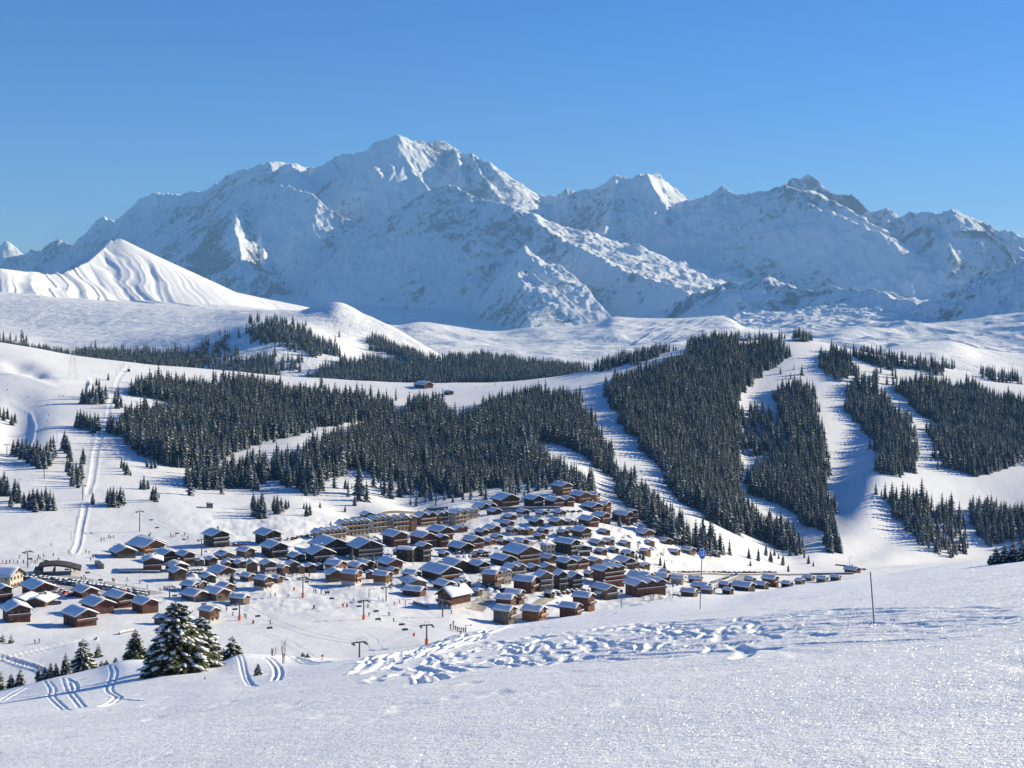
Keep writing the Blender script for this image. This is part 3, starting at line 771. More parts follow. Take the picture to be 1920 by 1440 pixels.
# woods: outline of the tree feet in the photograph, density, height
WOODS = [
 ([(248,732),(300,726),(380,728),(470,732),(560,742),(640,756),(700,764),(748,772),(752,788),(700,790),(640,793),(600,802),(545,816),(500,832),(440,848),(400,860),(372,880),(300,872),(240,836),(228,815),(232,795),(285,778),(340,772),(338,752),(290,750),(250,746)], 1.0),
 ([(505,872),(545,866),(590,850),(630,832),(665,815),(700,800),(760,788),(780,800),(800,830),(800,880),(845,932),(800,915),(740,905),(700,893),(660,880),(620,902),(580,892),(560,884),(520,880)], 0.8),
 ([(345,908),(372,900),(400,893),(440,884),(500,876),(505,895),(480,918),(430,918),(400,923),(360,920)], 0.75),
 ([(505,900),(560,915),(600,935),(610,925),(560,893),(515,882)], 0.6),
 ([(770,768),(800,762),(835,772),(850,790),(900,778),(905,764),(930,756),(1000,746),(1060,744),(1085,752),(1105,785),(1118,815),(1138,852),(1160,890),(1186,922),(1216,955),(1242,977),(1272,1000),(1330,1026),(1380,1042),(1350,1046),(1290,1032),(1240,1008),(1200,978),(1165,935),(1128,880),(1110,866),(1050,836),(1000,830),(1012,868),(1060,890),(1100,910),(1120,932),(1090,920),(1060,915),(1000,893),(975,912),(930,918),(880,928),(850,935),(800,905),(790,870),(770,830)], 1.0),
 ([(1142,722),(1205,700),(1290,672),(1330,655),(1400,649),(1470,644),(1476,664),(1458,686),(1423,706),(1400,722),(1385,745),(1380,765),(1398,790),(1392,840),(1382,862),(1388,920),(1400,962),(1440,987),(1470,1002),(1500,1032),(1503,1040),(1468,1030),(1420,1013),(1370,990),(1322,968),(1275,935),(1245,898),(1208,850),(1172,800),(1138,748)], 1.05),
 ([(1455,745),(1480,724),(1500,728),(1528,762),(1545,810),(1553,850),(1545,880),(1550,920),(1556,970),(1568,1028),(1553,1033),(1543,1000),(1520,990),(1500,985),(1480,952),(1420,932),(1400,907),(1410,882),(1450,862),(1480,850),(1462,800),(1460,770)], 0.95),
 ([(1535,668),(1560,658),(1590,672),(1603,700),(1580,712),(1550,703)], 1.0),
 ([(1600,668),(1640,672),(1700,684),(1698,692),(1620,686)], 1.0), ([(1700,686),(1770,697),(1768,703),(1700,694)], 0.9),
 ([(1590,738),(1610,718),(1650,742),(1700,790),(1720,850),(1712,885),(1680,892),(1640,880),(1640,830),(1605,800),(1590,770)], 0.85),
 ([(1680,730),(1740,720),(1800,724),(1860,738),(1920,757),(2300,790),(2300,880),(1920,865),(1880,880),(1850,893),(1800,880),(1785,850),(1755,800),(1722,770),(1700,752)], 0.95),
 ([(1740,800),(1765,810),(1785,870),(1795,885),(1765,880)], 0.5),
 ([(1645,925),(1690,945),(1740,945),(1790,965),(1810,1000),(1820,1040),(1780,1045),(1720,1020),(1700,1000),(1680,970)], 0.55),
 ([(1815,965),(1850,945),(1900,962),(1920,975),(2250,985),(2250,1040),(1900,1020),(1860,1030),(1830,1000)], 0.6),
 ([(1395,770),(1450,770),(1470,850),(1440,870),(1400,850)], 0.30), ([(1470,690),(1530,690),(1500,715),(1460,715)], 0.06),
 ([(1580,700),(1680,700),(1690,730),(1600,720)], 0.10), ([(840,925),(980,915),(1000,900),(1120,930),(1030,940),(900,945)], 0.08),
 ([(1180,955),(1260,985),(1400,1045),(1330,1045),(1220,1000)], 0.10), ([(350,920),(620,930),(640,905),(760,910),(850,945),(800,955),(620,935)], 0.05),
 ([(1115,692),(1200,668),(1235,660),(1260,662),(1200,680),(1120,698)], 0.5),
 ([(1290,655),(1340,645),(1380,640),(1385,650),(1330,660)], 0.9), ([(1488,634),(1520,636),(1518,641),(1490,640)], 0.8),
 ([(1830,700),(1900,710),(1918,722),(1850,712)], 0.25), ([(700,880),(760,905),(860,940),(850,950),(740,915)], 0.12),
]
HWOODS = [
 ([(-200,632),(0,652),(60,662),(140,677),(140,684),(0,672),(-200,655)], 1.0),
 ([(142,672),(200,668),(290,668),(372,668),(376,700),(260,694),(142,690)], 1.0),
 ([(376,690),(380,655),(420,640),(450,660),(440,705),(400,700)], 0.35),
 ([(452,625),(490,612),(520,612),(570,628),(628,655),(628,668),(590,668),(540,652),(490,645)], 0.95),
 ([(440,710),(450,680),(480,665),(510,670),(522,705),(500,712)], 0.9), ([(520,690),(560,670),(570,690),(560,700)], 0.35),
 ([(580,722),(600,700),(640,682),(700,678),(760,690),(800,676),(830,682),(900,672),(960,684),(1040,692),(1098,702),(1095,716),(960,722),(850,724),(700,724)], 1.1),
 ([(690,640),(710,640),(760,660),(800,680),(790,690),(740,668),(700,655)], 0.9), ([(380,640),(480,610),(480,620),(400,655)], 0.15),
 ([(0,625),(40,625),(50,650),(0,650)], 0.03), ([(1700,690),(1790,690),(1790,702),(1710,702)], 0.3),
]
def scatter(step, zfun, y0, y1, woods, seed, far):
    rs = np.random.RandomState(seed)
    out = []
    y = np.arange(y0, y1, step)
    for yy in y:
        xs = np.arange(-0.40 * yy, 0.55 * yy, step)
        X = xs + rs.uniform(-.45, .45, len(xs)) * step; Y = yy + rs.uniform(-.45, .45, len(xs)) * step
        Z = zfun(X, Y)
        px = X / Y * FPX + 960; py = HZ - Z / Y * FPX
        keep = np.zeros(len(xs), bool); u = rs.uniform(0, 1, len(xs))
        jx = px + fbm(X / 26, Y / 26, 2, 71) * 16; jy = py + fbm(X / 26, Y / 26, 2, 73) * 9
        gap = 0.78 + 0.5 * fbm(X / 40, Y / 40, 3, 75)
        for P, dn in woods: keep |= inpoly(jx, jy, P) & (u < dn * np.clip(gap + 0.25, 0.45, 1.0))
        qx = px + fbm(X / 15, Y / 15, 2, 81) * 60; qy = py + fbm(X / 15, Y / 15, 2, 83) * 34
        for P, dn in woods[:4]: keep |= inpoly(qx, qy, P) & (u < 0.07)
        out.append(np.stack([X[keep], Y[keep], Z[keep], px[keep], py[keep]], 1))
    return np.concatenate(out)
TR = scatter(4.6, ground_zv, 900, 2330, WOODS, 11, False)
# only feet that are in sight of the lens side of the ridge
TRH = scatter(8.0, hill_z, 2750, 3720, HWOODS, 12, True)
rs = np.random.RandomState(5)
HT = np.clip(rs.normal(15.8, 4.4, len(TR)), 5, 28)
HT *= 1 + 0.42 * fbm(TR[:, 0] / 50, TR[:, 1] / 50, 3, 91)
HTH = np.clip(rs.normal(23, 4, len(TRH)), 13, 32)
app = HT / TR[:, 1]
print('trees', len(TR), len(TRH))

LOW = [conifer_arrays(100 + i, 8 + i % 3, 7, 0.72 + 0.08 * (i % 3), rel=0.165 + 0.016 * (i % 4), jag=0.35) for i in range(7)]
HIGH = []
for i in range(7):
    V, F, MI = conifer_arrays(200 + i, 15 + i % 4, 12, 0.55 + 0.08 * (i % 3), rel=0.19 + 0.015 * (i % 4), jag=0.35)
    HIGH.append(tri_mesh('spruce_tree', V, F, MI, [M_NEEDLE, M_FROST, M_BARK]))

# individually placed clumps: (label, group, [(px, py, height px)...] or polygon spread)
CLUMPS = [
 ('spruce in the top clump left of the drag lift', [(155,757,32),(162,750,36),(168,758,34),(174,745,30),(180,758,38),(186,748,36),(192,757,34),(198,748,30),(188,757,28),(181,723,16),(186,721,14)]),
 ('small lone spruce on the open slope beside the top of the drag lift', [(203,713,16)]),
 ('spruce in the upper line right of the drag lift', [(216,757,28),(222,748,26),(220,766,26),(227,764,24)]),
 ('spruce in the second clump left of the drag lift', [(145,800,34),(151,803,40),(157,804,38),(163,803,34),(169,805,36),(173,811,34),(178,808,38),(184,806,34),(176,811,28)]),
 ('spruce in the lower line right of the drag lift', [(203,809,34),(208,812,42),(213,814,38),(219,810,28)]),
 ('tall spruce in the big clump beside the left lift pylon', [(25,853,32),(34,856,38),(42,860,42),(50,862,44),(57,866,40),(63,868,42),(70,866,46),(76,870,42),(82,872,40),(88,868,44),(95,862,48),(100,858,46),(72,878,34),(84,879,34),(92,874,34),(64,873,36),(55,868,36)]),
 ('slim spruce in the column right of the big clump', [(121,845,42),(126,850,36),(130,858,34),(133,866,26)]),
 ('spruce in the clump left of the broad lift track', [(126,885,34),(131,893,38),(137,905,44),(143,900,40),(148,908,36),(152,898,44),(156,870,34),(147,915,30),(136,912,32)]),
 ('spruce at the left edge beside the curved piste', [(0,783,26),(7,788,28),(14,786,24),(22,797,24),(28,793,22)]),
 ('spruce in the lowest clump at the left edge', [(2,930,40),(8,925,46),(14,930,40),(20,950,30),(28,940,46),(36,943,40),(45,952,34),(55,955,38),(62,955,42),(70,952,40),(78,955,42),(86,952,44),(94,957,42),(100,957,36),(66,960,32),(33,930,30)]),
 ('spruce in the clump right of the lower lift track', [(174,945,26),(202,943,30),(207,946,36),(213,950,42),(219,946,32),(226,948,38),(231,945,30),(205,951,18),(223,952,18)]),
 ('small spruce on the slope under the big wood', [(228,878,22),(233,884,24),(238,890,26),(245,892,12)]),
 ('spruce in the paired groups above the small hut', [(264,917,22),(270,918,30),(277,917,20),(287,938,30),(292,941,36),(298,934,14)]),
 ('sparse spruce below the corner of the big wood', [(276,876,20),(284,879,22),(291,878,20),(259,854,12)]),
 ('tall snowy spruce above the two detached hotels', [(478,968,40),(484,972,46),(490,962,44),(497,972,34),(475,955,34),(493,950,30)]),
 ('snowy spruce in the middle group above the hotels', [(514,958,32),(520,963,40),(527,960,30),(536,955,22),(541,952,16)]),
 ('slim snowy spruce right of the middle group', [(575,968,30),(581,966,26),(570,954,14)]),
 ('little spruce on open snow above the cream hotels', [(665,948,24),(647,960,14),(722,920,20),(736,919,18),(787,932,16),(770,947,14),(817,947,10),(648,917,22),(673,893,20),(868,937,24),(620,985,9),(710,905,14),(700,912,10),(600,952,12),(860,900,30)]),
 ('young spruce beside the lower end of the narrow piste', [(1404,1047,24),(1422,1052,28),(1445,1054,26),(1468,1060,24),(1478,1072,16),(1452,1042,14),(1482,1042,14),(1516,1057,18),(1525,1062,12),(1436,1042,24),(1407,1061,12),(1460,1048,12),(1508,1046,14)]),
 ('small spruce among the right hand chalets', [(1238,1060,20),(1246,1066,18),(1206,1050,20),(1200,1046,14),(1193,1050,16),(1150,975,22),(1161,985,24),(1178,985,22)]),
 ('snowy spruce standing between the village houses', [(436,1105,38),(433,1098,26),(660,1050,26),(705,1065,20),(1080,985,14),(1012,1000,14),(700,1052,20),(655,1088,16),(1270,1098,14),(1350,1098,14),(1262,1100,10),(855,1040,14),(915,1098,10)]),
 ('tall spruce at the foot of the wood beside the wide piste', [(1556,1036,56),(1562,1030,64),(1568,1032,52),(1574,1036,34),(1550,1020,44)]),
]
forest_idx = np.argsort(-app)
n_ind = 0
src = {}
def place_tree(kind, mesh, x, y, z, h, label, group, cat='tree', wide=1.0):
    if mesh.name not in src:
        o = bpy.data.objects.new(kind, mesh); src[mesh.name] = o
    else:
        o = src[mesh.name].copy()
    COL.objects.link(o)
    o.location = (x, y, z - 0.015 * h)
    s = h * wide
    o.scale = (s, s, h)
    o.rotation_euler = (0, 0, rnd.uniform(0, 6.28))
    for k in list(o.keys()):
        if k in ('label', 'group', 'category', 'kind'): del o[k]
    tag(o, label, cat, group)
    return o
ORD = ['first', 'second', 'third', 'fourth', 'fifth', 'sixth', 'seventh', 'eighth', 'ninth', 'tenth', 'eleventh', 'twelfth', 'thirteenth', 'fourteenth', 'fifteenth', 'sixteenth', 'seventeenth', 'eighteenth', 'nineteenth']
for lab, pts in CLUMPS:
    grp = lab.split(' in ')[0] if False else lab.replace('spruce', 'spruces', 1)
    rk = {q: i for i, q in enumerate(sorted(pts))}
    for q_ in pts:
        (px, py, hp) = q_
        x, y, z = spot(px, py)
        h = hp / FPX * y
        place_tree('spruce_tree', rnd.choice(HIGH), x, y, z, h, (ORD[rk[q_]] + ' from left: ' if len(pts) > 1 else '') + lab, grp if len(pts) > 1 else None, wide=rnd.uniform(0.8, 1.1))
        n_ind += 1
# the nearest feet of the woods are trees of their own as well
def wood_label(px, py):
    if px < 640 : return 'snow dusted spruce at the lower edge of the wood above the dark hotels'
    if px < 1000: return 'snow dusted spruce at the lower edge of the wood above the cream hotels'
    if px < 1200: return 'snow dusted spruce at the lower edge of the wood behind the highest chalets'
    if px < 1420: return 'snow dusted spruce on the wooded rib between the village and the narrow piste'
    if px < 1640: return 'snow dusted spruce at the foot of the woods between the two pistes'
    return 'tall snowy spruce in the loose wood right of the wide piste'
used = np.zeros(len(TR), bool)
vis = (TR[:, 3] > -5) & (TR[:, 3] < 1925)
for i in forest_idx:
    if n_ind >= 300: break
    if not vis[i]: continue
    used[i] = True; n_ind += 1
    lab = wood_label(TR[i, 3], TR[i, 4])
    place_tree('spruce_tree', rnd.choice(HIGH), TR[i, 0], TR[i, 1], TR[i, 2], HT[i], lab, lab.replace('spruce', 'spruces', 1), wide=rnd.uniform(0.78, 1.0))

# everything else of the woods is one mass
def mass(name, P, Hs, rs):
    Vs, Fs, Ms = [], [], []; off_ = 0
    kind = rs.randint(0, len(LOW), len(P)); rot = rs.uniform(0, 6.28, len(P)); wd = rs.uniform(0.85, 1.15, len(P))
    for k, (V, F, MI) in enumerate(LOW):
        s = np.nonzero(kind == k)[0]
        if not len(s): continue
        c, sn = np.cos(rot[s])[:, None], np.sin(rot[s])[:, None]; h = Hs[s][:, None]; w = wd[s][:, None] * h
        X = (V[None, :, 0] * c - V[None, :, 1] * sn) * w + P[s, 0][:, None]
        Y = (V[None, :, 0] * sn + V[None, :, 1] * c) * w + P[s, 1][:, None]
        Z = V[None, :, 2] * h + P[s, 2][:, None] - 0.3
        Vs.append(np.stack([X, Y, Z], -1).reshape(-1, 3))
        Fs.append((F[None] + (np.arange(len(s)) * len(V))[:, None, None]).reshape(-1, 3) + off_)
        Ms.append(np.tile(MI, len(s))); off_ += len(s) * len(V)
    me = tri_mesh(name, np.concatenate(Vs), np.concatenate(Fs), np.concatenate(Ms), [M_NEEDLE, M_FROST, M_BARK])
    o = bpy.data.objects.new(name, me); COL.objects.link(o)
    return o
allP = np.concatenate([TR[~used], TRH]); allH = np.concatenate([HT[~used], HTH])
fo = mass('forest', allP, allH, np.random.RandomState(8))
tag(fo, 'dense snow dusted spruce woods covering the hillsides', 'forest', kind='stuff')
# ------------------------------------------------------------------ building materials
def mat_wood(name, col, var=0.35, sc=0.8):
    m, n, l, b = new_mat(name)
    tc = n.new('ShaderNodeTexCoord'); mp = n.new('ShaderNodeMapping'); mp.inputs['Scale'].default_value = (0.35, 0.35, 5.0)
    l.new(tc.outputs['Object'], mp.inputs['Vector'])
    nz = nodes_noise(n, l, mp.outputs[0], sc, 5, 0.6)
    mx = n.new('ShaderNodeMix'); mx.data_type = 'RGBA'
    mx.inputs['A'].default_value = (*[c * (1 - var) for c in col], 1); mx.inputs['B'].default_value = (*[c * (1 + var) for c in col], 1)
    l.new(ramp(n, l, nz.outputs['Fac'], 0.3, 0.7), mx.inputs['Factor']); l.new(mx.outputs['Result'], b.inputs['Base Color'])
    b.inputs['Roughness'].default_value = 0.85; b.inputs['Specular IOR Level'].default_value = 0.2
    return m
WALLS = {
 'b': ('brown', mat_wood('brown_timber', (0.13, 0.066, 0.038))),
 'r': ('red-brown', mat_wood('red_timber', (0.125, 0.052, 0.037))),
 'd': ('nearly black', mat_wood('dark_timber', (0.038, 0.033, 0.032))),
 'c': ('cream', mat_wood('cream_render', (0.50, 0.44, 0.35), 0.1)),
 'o': ('orange-brown', mat_wood('orange_timber', (0.27, 0.12, 0.058))),
 'g': ('grey', mat_wood('grey_timber', (0.17, 0.145, 0.12))),
 't': ('tan', mat_wood('tan_timber', (0.22, 0.12, 0.065))),
}
M_EAVE = plain('roof_boards', (0.07, 0.045, 0.032), 0.8, 0.3)
M_GLASS = plain('window_glass', (0.03, 0.035, 0.045), 0.08, 0, spec=0.6)
M_FRAME = plain('window_frame', (0.24, 0.18, 0.12), 0.6)
M_RAIL = {k: mat_wood('rail_' + k, tuple(min(.7, c * f) for c in base)) for k, base, f in
          [('b', (0.13, 0.066, 0.038), 1.9), ('r', (0.125, 0.052, 0.037), 1.6), ('d', (0.09, 0.08, 0.075), 1.6), ('c', (0.25, 0.14, 0.08), 1.2), ('o', (0.27, 0.12, 0.058), 1.3), ('g', (0.17, 0.145, 0.12), 1.3), ('t', (0.3, 0.17, 0.09), 1.4)]}
M_WHITE = plain('white_render', (0.62, 0.6, 0.56), 0.8, 0.08)
M_STONE = plain('stone_base', (0.15, 0.13, 0.11), 0.9, 0.25, 1.2)
M_ROOFSNOW = plain('roof_snow', (0.86, 0.86, 0.86), 0.8)

class MB:
    """collects boxes and prisms into one mesh"""
    def __init__(s): s.v = []; s.f = []; s.m = []
    def add(s, V, F, mi=0):
        k = len(s.v); s.v += [tuple(q) for q in V]; s.f += [tuple(i + k for i in f) for f in F]; s.m += [mi] * len(F)
    def box(s, x0, x1, y0, y1, z0, z1, mi=0):
        s.add([(x0, y0, z0), (x1, y0, z0), (x1, y1, z0), (x0, y1, z0), (x0, y0, z1), (x1, y0, z1), (x1, y1, z1), (x0, y1, z1)],
              [(0, 3, 2, 1), (4, 5, 6, 7), (0, 1, 5, 4), (1, 2, 6, 5), (2, 3, 7, 6), (3, 0, 4, 7)], mi)
    def prism(s, prof, y0, y1, mi=0):
        """profile in xz (counter-clockwise seen from -Y) swept along y"""
        n = len(prof)
        V = [(x, y0, z) for x, z in prof] + [(x, y1, z) for x, z in prof]
        F = [tuple(range(n)), tuple(range(2 * n - 1, n - 1, -1))] + [(i, i + n, (i + 1) % n + n, (i + 1) % n) for i in range(n)]
        s.add(V, F, mi)
    def tube(s, p, q, r0, r1=None, n=6, mi=0):
        r1 = r0 if r1 is None else r1
        p, q = Vector(p), Vector(q); d = (q - p); L = d.length
        if L < 1e-6: return
        d /= L; a = d.orthogonal().normalized(); b = d.cross(a)
        V = []
        for c, r in ((p, r0), (q, r1)):
            for i in range(n):
                t = 2 * math.pi * i / n; V.append(c + a * (r * math.cos(t)) + b * (r * math.sin(t)))
        F = [(i, (i + 1) % n, (i + 1) % n + n, i + n) for i in range(n)] + [tuple(range(n - 1, -1, -1)), tuple(range(n, 2 * n))]
        s.add(V, F, mi)
    def mesh(s, name, mats, smooth=False):
        me = bpy.data.meshes.new(name); me.from_pydata(s.v, [], s.f)
        for m in mats: me.materials.append(m)
        me.polygons.foreach_set('material_index', s.m)
        if smooth: me.polygons.foreach_set('use_smooth', [True] * len(s.f))
        me.update(); return me
def link(name, me, parent=None, loc=None, rot=None):
    o = bpy.data.objects.new(name, me); COL.objects.link(o)
    if parent: o.parent = parent
    if loc: o.location = loc
    if rot: o.rotation_euler = rot
    return o
def empty(name, loc, rz=0):
    o = bpy.data.objects.new(name, None); COL.objects.link(o); o.location = loc; o.rotation_euler = (0, 0, rz); o.empty_display_size = 0.5
    return o

# shared window meshes (origin at the middle of the sill, facing -Y)
def window_mesh(w, h):
    b = MB(); t = 0.09
    b.box(-w / 2, w / 2, -0.06, 0.02, 0, t, 0); b.box(-w / 2, w / 2, -0.06, 0.02, h - t, h, 0)
    b.box(-w / 2, -w / 2 + t, -0.06, 0.02, t, h - t, 0); b.box(w / 2 - t, w / 2, -0.06, 0.02, t, h - t, 0)
    b.box(-w / 2 + t, w / 2 - t, -0.03, 0.02, t, h - t, 1)
    b.box(-0.04, 0.04, -0.055, -0.031, t, h - t, 0)
    return b.mesh('window', [M_FRAME, M_GLASS])
WIN = {'s': window_mesh(1.0, 1.1), 'm': window_mesh(1.3, 1.4), 'l': window_mesh(1.9, 2.0)}

def snow_slab(x0, x1, xr, zr, y0, y1, tanp, t, seed, n=10, m=8):
    """soft snow lying on the gable roof x0..x1 with ridge at xr, height zr"""
    V = []; F = []; r = random.Random(seed)
    ph = r.uniform(0, 9)
    def top(u, v):
        x = x0 + (x1 - x0) * u; y = y0 + (y1 - y0) * v
        zroof = zr - abs(x - xr) * tanp
        ed = min(u, 1 - u) * (x1 - x0); ey = min(v, 1 - v) * abs(y1 - y0)
        k = (1 - math.exp(-ed / 0.28)) * (1 - math.exp(-ey / 0.28)) * 0.75 + 0.25
        return x, y, zroof + t * k * (0.9 + 0.16 * math.sin(x * 0.9 + ph) * math.sin(y * 0.7 + ph * 2)) - 0.14 * t * math.exp(-abs(x - xr) / 0.5) 
    us = [0, 0.03] + [i / n for i in range(1, n)] + [0.97, 1]; vs = [0, 0.03] + [i / m for i in range(1, m)] + [0.97, 1]
    if 0.5 not in us: pass
    for v in vs:
        for u in us: V.append(top(u, v))
    k = len(V)
    for v in vs:
        for u in us:
            x = x0 + (x1 - x0) * u; y = y0 + (y1 - y0) * v
            V.append((x, y, zr - abs(x - xr) * tanp + 0.015))
    a = len(us); b = len(vs)
    for j in range(b - 1):
        for i in range(a - 1):
            F.append((j * a + i, j * a + i + 1, (j + 1) * a + i + 1, (j + 1) * a + i))
            F.append((k + j * a + i, k + (j + 1) * a + i, k + (j + 1) * a + i + 1, k + j * a + i + 1))
    for i in range(a - 1):
        F.append((i + 1, i, k + i, k + i + 1)); q = (b - 1) * a
        F.append((q + i, q + i + 1, k + q + i + 1, k + q + i))
    for j in range(b - 1):
        F.append((j * a, (j + 1) * a, k + (j + 1) * a, k + j * a))
        F.append(((j + 1) * a + a - 1, j * a + a - 1, k + j * a + a - 1, k + (j + 1) * a + a - 1))
    me = bpy.data.meshes.new('snow_cover'); me.from_pydata(V, [], F); me.materials.append(M_ROOFSNOW)
    me.polygons.foreach_set('use_smooth', [True] * len(F)); me.update()
    return me

NB = [0]
def building(x0, x1, yb, yt, yaw, colr, style, label, kind='chalet', cat='chalet', group=None):
    """style: dict(n=gables side by side, pitch, ratio=length/width, base='w'|'s'|None, balc, win, shed)"""
    NB[0] += 1; seed = NB[0]; r = random.Random(seed)
    n = style.get('n', 1); pitch = style.get('pitch', 24 if n == 1 else 34); ratio = style.get('ratio', 1.0) * (1.22 if n == 1 else 1.0)
    xs, ys, zs = spot((x0 + x1) / 2, yb)
    sc = ys / FPX; th = math.radians(yaw); ct, st = abs(math.cos(th)), abs(math.sin(th))
    Wt = (x1 - x0) * sc * 1.12; Ht = (yb - yt) * sc * 1.06
    w = Wt / (ct + ratio * st) - 0.0
    l = w * ratio
    oh = min(1.5, 0.1 * w)                       # roof overhang
    ww, ll = w - 2 * oh, l - 2 * oh
    tp = math.tan(math.radians(pitch)); gw = ww / n
    rise = gw / 2 * tp
    vis_back = 0.5 * l * ct * (yb - HZ) / FPX
    wall = max(2.3, Ht - rise - 0.5 - vis_back)
    wall = min(wall, style.get('wmax', 16))
    dy = (ll * ct + ww * st) / 2
    cx, cy = xs + 0.0, ys + dy
    zb = min(zs, ground_z(xs, ys))
    e = empty(kind, (cx, cy, zb), th)
    zf = -3.0 - 0.12 * l
    mat = WALLS[colr][1]
    storeys = max(1, int(round(wall / 2.75)))
    fh = wall / storeys
    # walls
    b = MB()
    for i in range(n):
        a0 = -ww / 2 + i * gw; a1 = a0 + gw
        b.prism([(a0, zf), (a1, zf), (a1, wall), ((a0 + a1) / 2, wall + rise), (a0, wall)], -ll / 2 + (i % 2) * 0.35 * (n > 1), ll / 2 - (i % 2) * 0.3 * (n > 1))
    link('wall', b.mesh('wall', [mat]), e)
    if style.get('base'):
        b = MB(); b.box(-ww / 2 - 0.06, ww / 2 + 0.06, -ll / 2 - 0.06, ll / 2 + 0.06, zf, min(fh * 0.62, 1.9))
        link('ground_floor', b.mesh('ground_floor', [M_WHITE if style['base'] == 'w' else M_STONE]), e)
    # roofs
    for i in range(n):
        a0 = -ww / 2 + i * gw; a1 = a0 + gw; c = (a0 + a1) / 2
        oL = oh if i == 0 else 0.0; oR = oh if i == n - 1 else 0.0
        lo = wall - 0.0
        b = MB(); th_ = 0.28
        hl = gw / 2 + oL; hr = gw / 2 + oR; zt = wall + rise + 0.03
        y0, y1 = -ll / 2 - oh, ll / 2 + oh
        b.prism([(c - hl, zt - hl * tp), (c, zt), (c + hr, zt - hr * tp), (c + hr, zt - hr * tp + th_), (c, zt + th_), (c - hl, zt - hl * tp + th_)], y0 + 0.15 * i % 0.3, y1)
        rf = link('roof', b.mesh('roof', [M_EAVE]), e)
        if not style.get('nosnow'):
            t = r.uniform(0.45, 0.8)
            link('snow_cover', snow_slab(c - hl + 0.03, c + hr - 0.03, c, zt + th_ - 0.0, y0 + 0.06 + 0.15 * i % 0.3, y1 - 0.05, tp, t, seed * 10 + i), rf)
        if w > 9 and r.random() < 0.6 and i == n // 2:
            b = MB(); qx = c + gw * 0.16; qy = ll * 0.12; qz = wall + rise * 0.6
            b.box(qx - .4, qx + .4, qy - .4, qy + .4, qz, qz + rise * 0.4 + 1.5, 0); b.box(qx - .5, qx + .5, qy - .5, qy + .5, qz + rise * .4 + 1.5, qz + rise * .4 + 1.8, 1)
            link('chimney', b.mesh('chimney', [M_STONE, M_ROOFSNOW]), rf)
    small = (x1 - x0) < 30
    # balconies
    nb = style.get('balc', max(0, storeys - 1))
    if nb and ww > 5:
        d = 1.25
        for k in range(1, storeys + (1 if style.get('top') else 0)):
            if k > nb: break
            if k == storeys: wd_ = gw * 0.5
            z = k * fh
            b = MB(); a = ww * (0.5 if k < storeys else 0.22)
            y = -ll / 2
            b.box(-a, a, y - d, y + 0.02, z - 0.18, z, 0)
            b.box(-a, a, y - d - 0.08, y - d, z + 0.02, z + 0.92, 1)
            b.box(-a - 0.05, a + 0.05, y - d - 0.14, y - d + 0.06, z + 0.925, z + 1.12, 2)
            b.box(a - 0.08, a, y - d + 0.003, y - 0.003, z + 0.02, z + 0.92, 1)
            link('balcony', b.mesh('balcony', [M_EAVE, M_WHITE if style.get('wrail') else M_RAIL[colr], M_ROOFSNOW]), e)
    # windows on the front
    if style.get('win', 1):
        wk = 's' if small else 'm'
        cols = max(2, min(style.get('cols', 9), int(ww / (3.3 if small else 2.7))))
        for k in range(storeys):
            z = k * fh + min(0.9, fh * 0.35)
            for q in range(cols):
                x = -ww / 2 + (q + 0.5) * ww / cols
                pj = 0.35 * (int((x + ww / 2) / gw) % 2) * (n > 1)
                key = 'l' if (k and nb and not small and q % 2 == 0) else wk
                if style.get('base') and k == 0: key = wk
                link('window', WIN[key], e, (x, -ll / 2 + pj - 0.01 - (0.06 if style.get('base') and k == 0 else 0), z - (0.5 if key == 'l' else 0)))
        if rise > 2.2:
            for i in range(n):
                c = -ww / 2 + (i + .5) * gw
                link('window', WIN[wk], e, (c, -ll / 2 + 0.35 * (i % 2) * (n > 1) - 0.01, wall + rise * 0.15))
        # windows on the side in sight
        if not small:
            sx = -1 if th > 0 else 1
            sc_ = max(2, min(5, int(ll / 3.6)))
            for k in range(storeys):
                if k == 0 and storeys > 2 and style.get('base'): continue
                for q in range(sc_):
                    y = -ll / 2 + (q + 0.5) * ll / sc_
                    link('window', WIN['s'], e, (sx * (ww / 2 + 0.01), y, k * fh + min(0.95, fh * 0.35)), (0, 0, -sx * -math.pi / 2))
    tag(e, label, cat, group)
    return e, w, l, wall, storeys

S0 = {}
def st(**k): return k
small_ = st(base='s'); 
